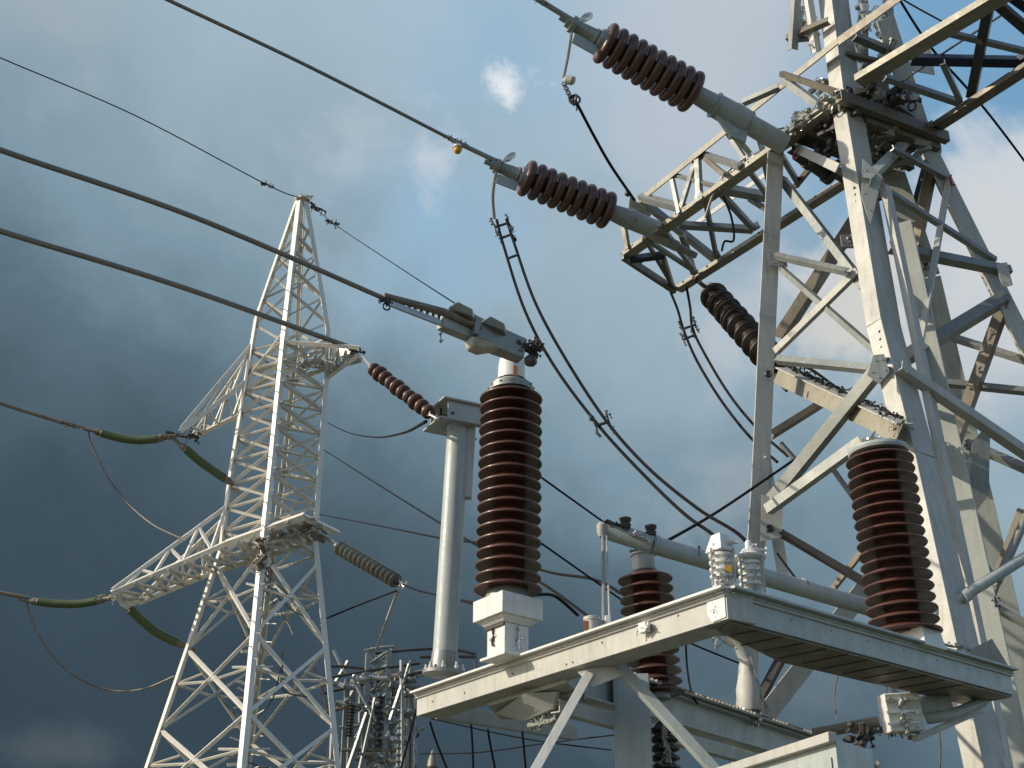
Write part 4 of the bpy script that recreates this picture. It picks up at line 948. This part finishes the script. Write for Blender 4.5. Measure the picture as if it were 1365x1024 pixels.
# upper left arm
t1, t2 = PY(240, 574, 26.9), PY(256, 583, 27.8)
A = crossarm(t1, t2, [Wz(458), Wz(470)], Wz(508), Wz(552), None)
MB().L(Wz(508), at_z(q['N'], Wz(508).z + 1.1), .10, .012, Vc((-.3, -1, 0))).build('chord', 'towerw', A)
armlace(A, (t1, Wz(508)), (t2, Wz(552)), 6, .045, 'towerg', .1)
armlace(A, (t1, Wz(458)), (t1, Wz(508)), 4, .04, 'towerw', .15)
armlace(A, (t2, Wz(470)), (t2, Wz(552)), 3, .04, 'towerg', .15)
MB().clutter(PY(243, 580, 27.2), Vc((1, 0, -.1)), .8, .17, 34, 108, .5).build('tip_hardware', 'dark', A)
# upper right arm
tR = PY(481, 470, 27.0)
Ez = lambda y: at_z(q['E'], PY(437, y, 27.4).z)
A = MB().L(at_z(q['N'], PY(380, 455, 27).z), tR + Vc((0, -.3, 0)), .09, .012, Vc((0, -1, .2))).build('crossarm', 'towerw', lt)
MB().L(at_z(q['S'], PY(400, 460, 28).z), tR + Vc((0, .3, 0)), .10, .012, Vc((0, -1, .2))).build('chord', 'towerg', A)
MB().L(Ez(503), tR + Vc((0, -.2, -.12)), .09, .012, Vc((0, -1, .2))).build('chord', 'towerw', A)
MB().L(at_z(q['S'], PY(400, 500, 28).z), tR + Vc((0, .2, -.1)), .08, .012, Vc((0, -1, .2))).build('chord', 'towerg', A)
for k_ in (.2, .4, .6, .8):
    u0 = at_z(q['N'], PY(380, 455, 27).z).lerp(tR, .5 + k_ / 2); l0 = Ez(503).lerp(tR, k_ - .15); l1 = Ez(503).lerp(tR, k_)
    MB().L(u0, l0, .045, .006, Vc((0, -1, .2))).build('brace', 'towerg', A); MB().L(u0, l1, .045, .006, Vc((0, -1, .2))).build('brace', 'towerw', A)
MB().poly([Ez(462), tR + Vc((0, -.1, .0)), Ez(480)], Vc((0, 1, 0)), .02).build('web_plate', 'towerg', A)
MB().L(at_z(q['N'], PY(376, 478, 27).z), Ez(452), .12, .012, Vc((0, -1, .2))).build('brace', 'towerw', A)
MB().L(at_z(q['N'], PY(376, 500, 27).z), Ez(478), .10, .012, Vc((0, -1, .2))).build('brace', 'towerw', A)
MB().L(at_z(q['W'], PY(330, 490, 27).z), Ez(450), .10, .012, Vc((0, -1, .2))).build('brace', 'towerw', A)
MB().L(at_z(q['W'], PY(330, 510, 27).z), Ez(462), .08, .012, Vc((0, -1, .2))).build('brace', 'towerw', A)
MB().L(Ez(500), PY(470, 470, 27), .06, .012, Vc((0, -1, .2))).build('brace', 'towerg', A)
MB().clutter(PY(424, 482, 27), Vc((1, 0, 0)), .9, .25, 40, 109, .5).build('joint_hardware', 'alu', A)
MB().clutter(PY(476, 468, 26.9), Vc((1, 0, -.2)), .4, .12, 22, 110, .6).build('tip_clamp', 'dark', A)
# ================================================================== insulators on the left tower
def sheath(l, rr, label, dd):
    pts = wpts([(x, y, dd) for x, y in l]); r = thing('rod_insulator', pts[0], label, 'insulator', 'olive green rod insulators')
    n = len(pts); rads = [rr * (.75 if i in (0, n - 1) else 1) for i in range(n)]
    MB().tube(pts, rads, 16).build('sheath', 'green', r)
    for e, d in ((pts[0], pts[0] - pts[1]), (pts[-1], pts[-1] - pts[-2])):
        d.normalize(); MB().lathe(e - d * .05, d, [(0, rr * .8), (.12, rr * .9), (.2, rr * .5), (.45, rr * .35)], 14).clutter(e + d * .25, d, .3, .07, 8, int(e.x * 10) + 500, .7).build('end_fitting', 'umber', r)
    return r
sheath([(134, 577), (160, 584), (185, 587), (211, 585)], .095, 'olive green rod insulator hanging level from the upper crossarm tip of the slender tower', 29.2)
sheath([(247, 598), (268, 616), (285, 628), (301, 639)], .10, 'olive green rod insulator slanting down from the upper crossarm tip to the left tower leg', 29.2)
sheath([(49, 802), (75, 805), (105, 805), (131, 801)], .09, 'olive green rod insulator hanging level from the lower crossarm tip of the slender tower', 28)
sheath([(173, 812), (190, 828), (212, 845), (238, 857)], .10, 'olive green rod insulator slanting down from the lower crossarm tip, left tower', 28)
# grey glass string, right of the left tower
s0 = P(452, 730, 27.5); s1 = P(531, 776, 26.0); ax = (s1 - s0).normalized(); ln = (s1 - s0).length
r = thing('strain_insulator', P(436, 716, 28), 'grey glassy string of many thin discs at the lower arm of the slender tower', 'insulator')
MB().tube([P(434, 716, 28.2), s0], .05, 8).build('link', 'alu', r)
for i in range(13):
    MB().lathe(s0 + ax * (ln * i / 13), ax, [(0, .07), (.02, .14), (.05, .165), (.07, .155), (.09, .07)], 20).build('disc', 'glassy', r)
MB().tube([s0, s1], .07, 10).build('core', 'dark', r)
MB().clutter(P(534, 779, 26.0), ax, .3, .12, 18, 115, .6).build('end_fitting', 'alu', r)
# ================================================================== WIRES
def bigger(lst): return lst
wire([(150, -38, 9.9), (224, 0, 10.05), (410, 88, 10.8), (598, 184, 11.38)], .0155, 'cond', 'taut grey conductor coming from the top left to the lower strain insulator', 'cable', 'conductor', 'line conductors', 8)
wire([(598, 184, 11.38), (660, 214, 11.42)], .022, 'galv', 'short thick grey rod between the spiral clamp and the lower strain insulator', 'rod', 'conductor_rod', None, 8)
wire([(712, -4, 9.85), (766, 29, 9.9)], .022, 'galv', 'short thick grey rod at the line end of the upper strain insulator', 'rod', 'conductor_rod', None, 8)
wire([(-160, 140, 5.0), (0, 200, 5.15), (260, 290, 5.7), (512, 398, 6.32)], .0125, 'cond', 'thick grey conductor crossing the left tower and ending at the switch arm', 'cable', 'conductor', 'line conductors', 8)
wire([(-160, 255, 25), (0, 308, 26), (240, 382, 28), (480, 468, 30.4)], .062, 'cond', 'thick grey conductor ending at the short right arm of the left tower', 'cable', 'conductor', 'line conductors', 8)
wire([(-60, 47, 26), (0, 77, 27), (180, 154, 29), (355, 246, 31), (398, 263, 32.2)], .014, 'black', 'thin earth wire from upper left to the peak of the left tower', 'wire', 'earth_wire', 'earth wires')
wire([(410, 268, 32.4), (446, 299, 30), (530, 355, 22), (612, 408, 14), (664, 437, 6.74)], .010, 'black', 'thin earth wire running down right from the peak of the left tower', 'wire', 'earth_wire', 'earth wires')
def damper(px, py, d, s, sd_, label):
    p = P(px, py, d); mb = MB().clutter(p, Vc((1, 0, -.4)), s * 2, s * .6, 16, sd_, .9); tag(mb.build('wire_damper', 'dark'), label, 'damper', 'vibration dampers on earth wires')
damper(357, 247, 31, .17, 120, 'small dark damper on the earth wire just left of the left tower peak')
damper(443, 297, 30, .17, 121, 'small dark damper on the earth wire just right of the left tower peak')
damper(425, 279, 31, .2, 122, 'dark shackle group directly beside the peak of the left tower')
mb = MB(); ad = (P(655, 211, 11.4) - P(598, 184, 11.38)).normalized()
mb.clutter(P(605, 186, 11.38), ad, .26, .045, 26, 123, .6)
tag(mb.build('spiral_clamp', 'galv'), 'knotted grey clamp on the conductor above the yellow marker', 'clamp')
c = P(610, 200, 11.36); r = thing('line_marker', c, 'small yellow marker hanging under the conductor clamp', 'marker', 'yellow markers')
MB().ball(c, .038).build('lens', 'yellow', r); MB().lathe(c + Z * .02, Z, [(0, .045), (.02, .04), (.05, .02)], 14).build('cap', 'white', r)
mb = MB(); mb.clutter(P(718, 1, 9.85), Vc((1, 0, -.5)), .14, .035, 16, 124, .7); tag(mb.build('spiral_clamp', 'dark'), 'dark knotted clamp on the conductor at the top edge of the picture', 'clamp')
# upper jumper
tag(MB().tube(wpts([(762, 42, 9.9), (757, 75, 9.9), (751, 104, 9.9)]), .012, 6).build('jumper_wire', 'galv'), 'short grey lead hanging from the upper strain insulator clamp to the yellow marker', 'wire', None)
r = thing('line_marker', P(752, 104, 9.9), 'cream and yellow marker with a chain below, under the upper strain insulator', 'marker', 'yellow markers')
c = P(757, 107, 9.9); MB().lathe(c - Vc((.03, 0, -.01)), Vc((1, -.2, -.4)), [(0, .018), (.02, .034), (.07, .036), (.085, .02)], 14).build('cup', 'cream', r); MB().lathe(c + Vc((.045, -.01, -.01)), Vc((1, -.2, -.4)), [(0, .03), (.004, .03)], 14).build('lens', 'yellow', r)
mb = MB()
for i in range(9): mb.ring(P(752 + i * 1.4, 112 + i * 3, 9.9), Vc((i % 2, 1, .3)), .015, .005, 10, 5)
mb.ring(P(766, 133, 9.9), Vc((0, 1, 0)), .042, .009, 16, 6).ring(P(766, 133, 9.9), Vc((1, .3, 0)), .042, .008, 16, 6); mb.build('chain', 'dark', r)
MB().clutter(P(768, 140, 9.9), Z, .1, .025, 8, 125, .7).build('shackle', 'dark', r)
wire([(767, 134, 9.9), (790, 178, 10.2), (815, 222, 10.5), (846, 267, 11.6)], .013, 'black', 'black jumper wire from the marker chain down to the crossarm tip', 'wire', 'jumper_wire', 'black jumper wires')
tag(MB().ball(P(837, 258, 11.4), .03).build('wire_bead', 'dark'), 'small dark bead near the lower end of the black jumper by the crossarm tip', 'bead')
# twin jumpers A
tag(MB().tube(wpts([(662, 225, 11.4), (657, 260, 11.4), (659, 292, 11.4)]), .014, 6).build('jumper_wire', 'wire'), 'short grey lead dropping from the lower strain insulator clamp', 'wire')
wire([(662, 293, 11.4), (672, 330, 11.2), (700, 415, 10.6), (740, 490, 10.2), (800, 570, 9.6), (860, 635, 9.0), (912, 685, 8.4), (956, 718, 8.0), (984, 758, 7.85)], .0125, 'black', 'left one of the long paired curved wires sweeping down from the nine-disc insulator', 'wire', 'jumper_wire', 'black jumper wires')
wire([(675, 292, 11.4), (686, 326, 11.2), (712, 400, 10.6), (750, 472, 10.2), (805, 557, 9.6), (862, 622, 9.0), (930, 678, 8.4), (990, 717, 8.05), (1012, 762, 7.95)], .0125, 'black', 'right one of the long paired curved wires sweeping down from the nine-disc insulator', 'wire', 'jumper_wire', 'black jumper wires')
def spacer(px, py, d, s, sd_, label, px2=None):
    mb = MB(); a_ = P(px - 8 * s, py + 2, d); b_ = P(px + 8 * s, py - 4, d); mb.tube([a_, b_], .012, 6)
    for p_ in (a_, b_): mb.clutter(p_, Vc((.35, 0, -1)), .16 * s, .03 * s, 9, sd_, .8); sd_ += 1
    tag(mb.build('wire_spacer', 'dark'), label, 'spacer', 'spacers on paired wires')
spacer(669, 301, 11.4, 1.2, 130, 'topmost clamp joining the long paired curved wires')
spacer(675, 316, 11.3, 1, 133, 'second clamp on the paired curved wires, just under the topmost clamps')
spacer(803, 566, 9.6, 1.2, 136, 'dark clamp halfway down the long pair of curved wires')
tag(MB().tube([P(676, 345, 10.9), P(692, 339, 10.9)], .012, 6).build('wire_spacer', 'dark'), 'thin straight bar between the paired curved wires', 'spacer', 'spacers on paired wires')
# twin jumpers B
wire([(894, 390, 12.3), (903, 412, 12.2), (912, 442, 12), (930, 483, 11.6), (962, 535, 11), (1000, 583, 10.3), (1036, 616, 9.8)], .0125, 'black', 'left one of the paired wires below the crossarm tip, ending behind the leg', 'wire', 'jumper_wire', 'black jumper wires')
wire([(915, 382, 12.3), (920, 410, 12.2), (924, 440, 12), (945, 482, 11.6), (975, 530, 11), (1010, 572, 10.3), (1050, 608, 9.8)], .0125, 'black', 'right one of the paired wires below the crossarm tip, ending behind the leg', 'wire', 'jumper_wire', 'black jumper wires')
spacer(918, 437, 12, 1.1, 140, 'light clamp joining the pair of wires hanging below the crossarm tip')
spacer(918, 451, 11.95, .9, 143, 'small second clamp on the pair of wires below the crossarm tip')
# left tower wires
wire([(-60, 512, 29), (0, 537, 29), (40, 550, 29), (82, 563, 29)], .045, 'umber', 'brown wire entering from the left towards the upper olive rod insulator', 'wire', 'line_wire', 'brown wires at far left')
tag(MB().clutter(P(105, 570, 29.1), Vc((1, 0, -.25)), .9, .08, 26, 150, .8).tube([P(80, 562, 29.1), P(134, 577, 29.2)], .04, 8).build('line_clamp', 'umber'), 'knotted rusty clamp between the brown wire and the upper olive rod insulator', 'clamp')
wire([(118, 574, 29.1), (122, 592, 29.1), (140, 630, 29), (168, 668, 29), (205, 700, 28.5), (248, 720, 28)], .022, 'wire', 'thin wire curving down from the upper olive rod insulator to the lower crossarm', 'wire', 'jumper_wire', 'slack loops beside the left tower')
wire([(-60, 778, 28), (0, 790, 28), (36, 797, 28)], .045, 'umber', 'brown wire entering from the left towards the lower olive rod insulator', 'wire', 'line_wire', 'brown wires at far left')
tag(MB().clutter(P(38, 799, 28), Vc((1, 0, -.2)), .4, .08, 14, 151, .8).build('line_clamp', 'umber'), 'small rusty clamp at the left end of the lower olive rod insulator', 'clamp')
wire([(35, 800, 28), (42, 825, 28), (64, 866, 28), (98, 900, 28), (145, 920, 28), (190, 919, 27.8), (232, 902, 27.6)], .024, 'wire', 'thick slack wire loop hanging below the lower crossarm to the left tower leg', 'wire', 'jumper_wire', 'slack loops beside the left tower')
MBx = MB().clutter(P(148, 795, 28), Vc((1, 0, 0)), .6, .08, 20, 152, .8); tag(MBx.build('line_clamp', 'umber'), 'rusty clamp joining the lower olive rod insulator to the lower crossarm tip', 'clamp')
MBx = MB().clutter(P(222, 581, 29.1), Vc((1, 0, 0)), .4, .08, 16, 153, .8); tag(MBx.build('line_clamp', 'umber'), 'rusty clamp joining the upper olive rod insulator to the upper crossarm tip', 'clamp')
wire([(437, 564, 28.5), (465, 577, 24), (500, 583, 18), (535, 578, 12), (568, 562, 7.5)], .011, 'black', 'slack dark wire between the left tower and the head of the blue-grey pillar', 'wire', 'slack_wire')
wire([(432, 600, 29), (520, 656, 18), (640, 730, 12), (720, 776, 10), (790, 826, 8.8)], .011, 'black', 'straight dark wire from the slender tower passing behind pillar and tallest insulator', 'wire', 'line_wire', 'dark wires crossing the middle')
wire([(426, 686, 28.5), (500, 700, 20), (585, 717, 13), (650, 727, 11), (722, 760, 9.8), (790, 772, 8.6), (826, 790, 8)], .011, 'black', 'dark wire from the lower arm of the left tower towards the middle insulator', 'wire', 'line_wire', 'dark wires crossing the middle')
wire([(678, 604, 6.9), (718, 634, 7.2), (806, 697, 7.6)], .006, 'black', 'dark wire from behind the tallest insulator to the left end of the long tube', 'wire', 'line_wire', 'dark wires crossing the middle')
wire([(678, 694, 6.9), (721, 724, 7.3), (806, 784, 7.9), (840, 808, 8.2)], .006, 'black', 'dark wire from behind the tallest insulator down to behind the small canister', 'wire', 'line_wire', 'dark wires crossing the middle')
wire([(715, 793, 6.6), (740, 795, 6.9), (770, 820, 7.3)], .009, 'black', 'short black lead curling from the foot of the tallest insulator', 'wire', 'short_lead')
wire([(434, 825, 28), (480, 806, 27), (530, 787, 26)], .02, 'black', 'dark wire from the left tower leg rising to the end of the grey glass string', 'wire', 'line_wire')
wire([(536, 779, 26), (560, 788, 24), (600, 797, 18), (662, 812, 6.97)], .018, 'black', 'dark wire leaving the right end of the grey glass string', 'wire', 'line_wire')
wire([(531, 786, 26), (517, 823, 27), (502, 866, 28)], .03, 'cream', 'pale stay rod from the grey glass string down to the distant gantry', 'wire', 'stay_wire')
wire([(1060, 612, 9.6), (960, 680, 8.6), (886, 723, 7.6)], .010, 'black', 'dark wire rising from the long tube to the left leg of the right tower', 'wire', 'line_wire')
wire([(1036, 738, 9), (1066, 778, 8.6)], .010, 'black', 'short dark wire behind the left leg of the right tower', 'wire', 'line_wire')
wire([(1192, -12, 11), (1240, 62, 11.5), (1300, 130, 12), (1345, 187, 12.5), (1400, 262, 13)], .012, 'black', 'thin dark wire falling to the right behind the right tower crossarm', 'wire', 'line_wire', 'thin wires at the top right')
wire([(1185, 121, 9.9), (1262, 68, 9.7), (1345, 14, 9.5)], .009, 'dark', 'thin dark rod rising right across the right crossarm', 'rod', 'tie_rod')
wire([(1196, -5, 10.5), (1225, 12, 10.5), (1262, 32, 10.5)], .008, 'black', 'short thin wire at the top edge above the right crossarm', 'wire', 'line_wire', 'thin wires at the top right')
for i, (l, lab) in enumerate([
    ([(555, 945, 7.5), (545, 985, 7.5), (530, 1040, 7.5)], 'leftmost thin black lead hanging under the left end of the front beam'),
    ([(573, 962, 7.3), (582, 990, 7.3), (602, 1040, 7.3)], 'curved black lead hanging just right of the left end of the front beam'),
    ([(628, 966, 7.2), (630, 1000, 7.2), (631, 1040, 7.2)], 'vertical black lead hanging left of the cast bracket'),
    ([(650, 972, 7.2), (655, 1000, 7.2), (663, 1040, 7.2)], 'slightly slanted black lead under the cast bracket'),
    ([(696, 975, 7.0), (699, 1005, 7.0), (702, 1040, 7.0)], 'vertical black lead right of the cast bracket centre'),
    ([(914, 855, 8.0), (916, 890, 8.0), (922, 925, 7.8), (930, 938, 7.7)], 'curved black lead hanging right of the middle insulator'),
    ([(908, 852, 8.0), (940, 866, 8.2), (985, 884, 8.4)], 'straight dark lead from the corner beam to the bottle bushing'),
    ([(575, 958, 8.5), (700, 985, 8.3), (815, 1000, 8)], 'long thin dark wire sagging under the front beam'),
    ([(560, 1005, 9.5), (640, 1003, 9), (735, 990, 8.5), (860, 975, 8)], 'long thin wire rising right beneath the front beam'),
    ([(1118, 895, 8.5), (1112, 930, 8.5), (1116, 960, 8.4)], 'thin brownish lead hanging under the side beam'),
    ([(1251, 970, 7.5), (1254, 1000, 7.5), (1252, 1040, 7.5)], 'thin reddish lead hanging below the junction box pipes')]):
    wire(l, .0045 if i in (7, 8, 9, 10) else .0065, 'black' if i < 9 else 'umber', lab, 'wire', 'hanging_lead', 'leads under the platform')
# ================================================================== DISTANT GANTRY
gy = 40.0
gt = thing('substation_gantry', Vc((PY(500, 900, gy).x, gy, 0)), 'distant dark lattice gantry crowded with pipes and insulators, between the left tower and the pillar', 'gantry')
def gp(x, y, o=0): return PY(x, y, gy + o)
posts = [(490, 868, 0), (517, 868, 0), (497, 862, 1.2), (523, 864, 1.2), (462, 905, .5), (470, 905, 1.5), (548, 880, .6)]
for (x, y, o) in posts:
    p = gp(x, y, o); MB().L(Vc((p.x, p.y, 0)), p, .16, .02, Vc((-.5, -1, 0))).build('post', 'galv', gt)
for (x0, y0, x1, y1, o, m_) in [(430, 905, 560, 884, 0, 'dark'), (428, 925, 565, 896, .5, 'dark'), (440, 888, 490, 892, .5, 'dark'), (430, 950, 560, 925, 0, 'umber'), (448, 942, 555, 952, .8, 'galv'), (500, 871, 590, 864, .3, 'dark'), (485, 868, 525, 862, 0, 'galv'), (560, 876, 634, 876, .3, 'dark'), (452, 970, 530, 965, .5, 'galv'), (590, 864, 634, 872, .3, 'dark'), (455, 1000, 540, 1002, 0, 'umber')]:
    MB().tube(cr_([gp(x0, y0, o), gp((x0 + x1) / 2, (y0 + y1) / 2 - 1, o), gp(x1, y1, o)], 4), .05, 6).build('rail', m_, gt)
MB().tube([gp(634, 872, .3), gp(634, 905, .3)], .04, 6).build('rail', 'dark', gt)
zz = [1024, 1004, 984, 964, 944, 924, 904, 886, 868]
for i in range(len(zz) - 1):
    MB().L(gp(490, zz[i]), gp(517, zz[i + 1]), .08, .01, TOCAM).build('lacing', 'galv', gt); MB().L(gp(517, zz[i]), gp(490, zz[i + 1]), .08, .01, TOCAM).build('lacing', 'galv' if i % 2 else 'alu', gt)
    MB().L(gp(497, zz[i], 1.2), gp(523, zz[i + 1], 1.2), .06, .01, TOCAM).build('lacing', 'umber', gt)
for (x0, y0, x1, y1) in ((489, 950, 462, 1030), (500, 930, 478, 1030), (545, 885, 520, 960), (470, 905, 500, 960), (445, 930, 440, 1030), (535, 880, 536, 1030)):
    MB().L(gp(x0, y0, -.2), gp(x1, y1, -.2), .09, .01, TOCAM).build('stay', 'galv', gt)
for i, (x, y, hh_) in enumerate([(505, 960, 1.6), (531, 1000, 2.0), (467, 960, 1.0)]):
    p = gp(x, y, -.1); MB().lathe(p - Z * hh_ / 2, Z, [(0, .04)] + [w_ for j in range(10) for w_ in ((hh_ * j / 10, .06), (hh_ * (j + .35) / 10, .13), (hh_ * (j + .7) / 10, .06))] + [(hh_, .05)], 12).build('insulator_stack', ['dark', 'galv'][i % 2], gt)
rn = random.Random(77)
for i in range(34):                                   # thin lattice of the farther bays
    x0 = rn.uniform(444, 556); y0 = rn.uniform(895, 1010); dx_, dy_ = rn.choice([(18, -30), (-16, -34), (0, 46), (26, -4), (20, 24), (-4, 40)])
    MB().L(gp(x0, y0, .8), gp(x0 + dx_, y0 + dy_, .8), rn.choice((.05, .07, .09)), .01, TOCAM).build('far_lacing', rn.choice(['galv', 'dark', 'brace', 'galv', 'alu']), gt)
for x_ in (536, 541, 548, 553, 483, 507):
    MB().tube([gp(x_, 900 + (x_ % 5) * 4, .6), gp(x_ - 2, 1060, .6)], .035, 5).build('riser', 'galv' if x_ % 2 else 'dark', gt)
for i, (x, y, n_) in enumerate([(455, 912, 12), (500, 905, 16), (530, 905, 12), (545, 915, 14), (508, 945, 18), (515, 985, 20), (500, 1012, 16), (470, 940, 10), (533, 950, 12)]):
    MB().clutter(gp(x, y), Vc((1, 0, -.1)), 1.2, .35, n_, 200 + i, .42).build('bolted_hardware', ['galv', 'alu', 'umber', 'galv'][i % 4], gt)
MB().tube(cr_([gp(414, 880), gp(432, 930), gp(440, 980), gp(430, 1040)]), .04, 5).build('slack_cable', 'dark', gt)
# small rusty finial at the bottom edge
p = PY(577, 1014, 20); fz = thing('rusty_finial', Vc((p.x, p.y, 0)), 'small rust-coloured pointed finial on a thin pole at the bottom edge left of centre', 'finial')
MB().tube([Vc((p.x, p.y, 0)), p - Z * .1], .03, 8).build('pole', 'dark', fz)
MB().lathe(p - Z * .15, Z, [(0, .04), (.06, .09), (.15, .08), (.28, .03), (.32, .005)], 12).build('tip', 'umber', fz)
print('objects', len(bpy.data.objects))
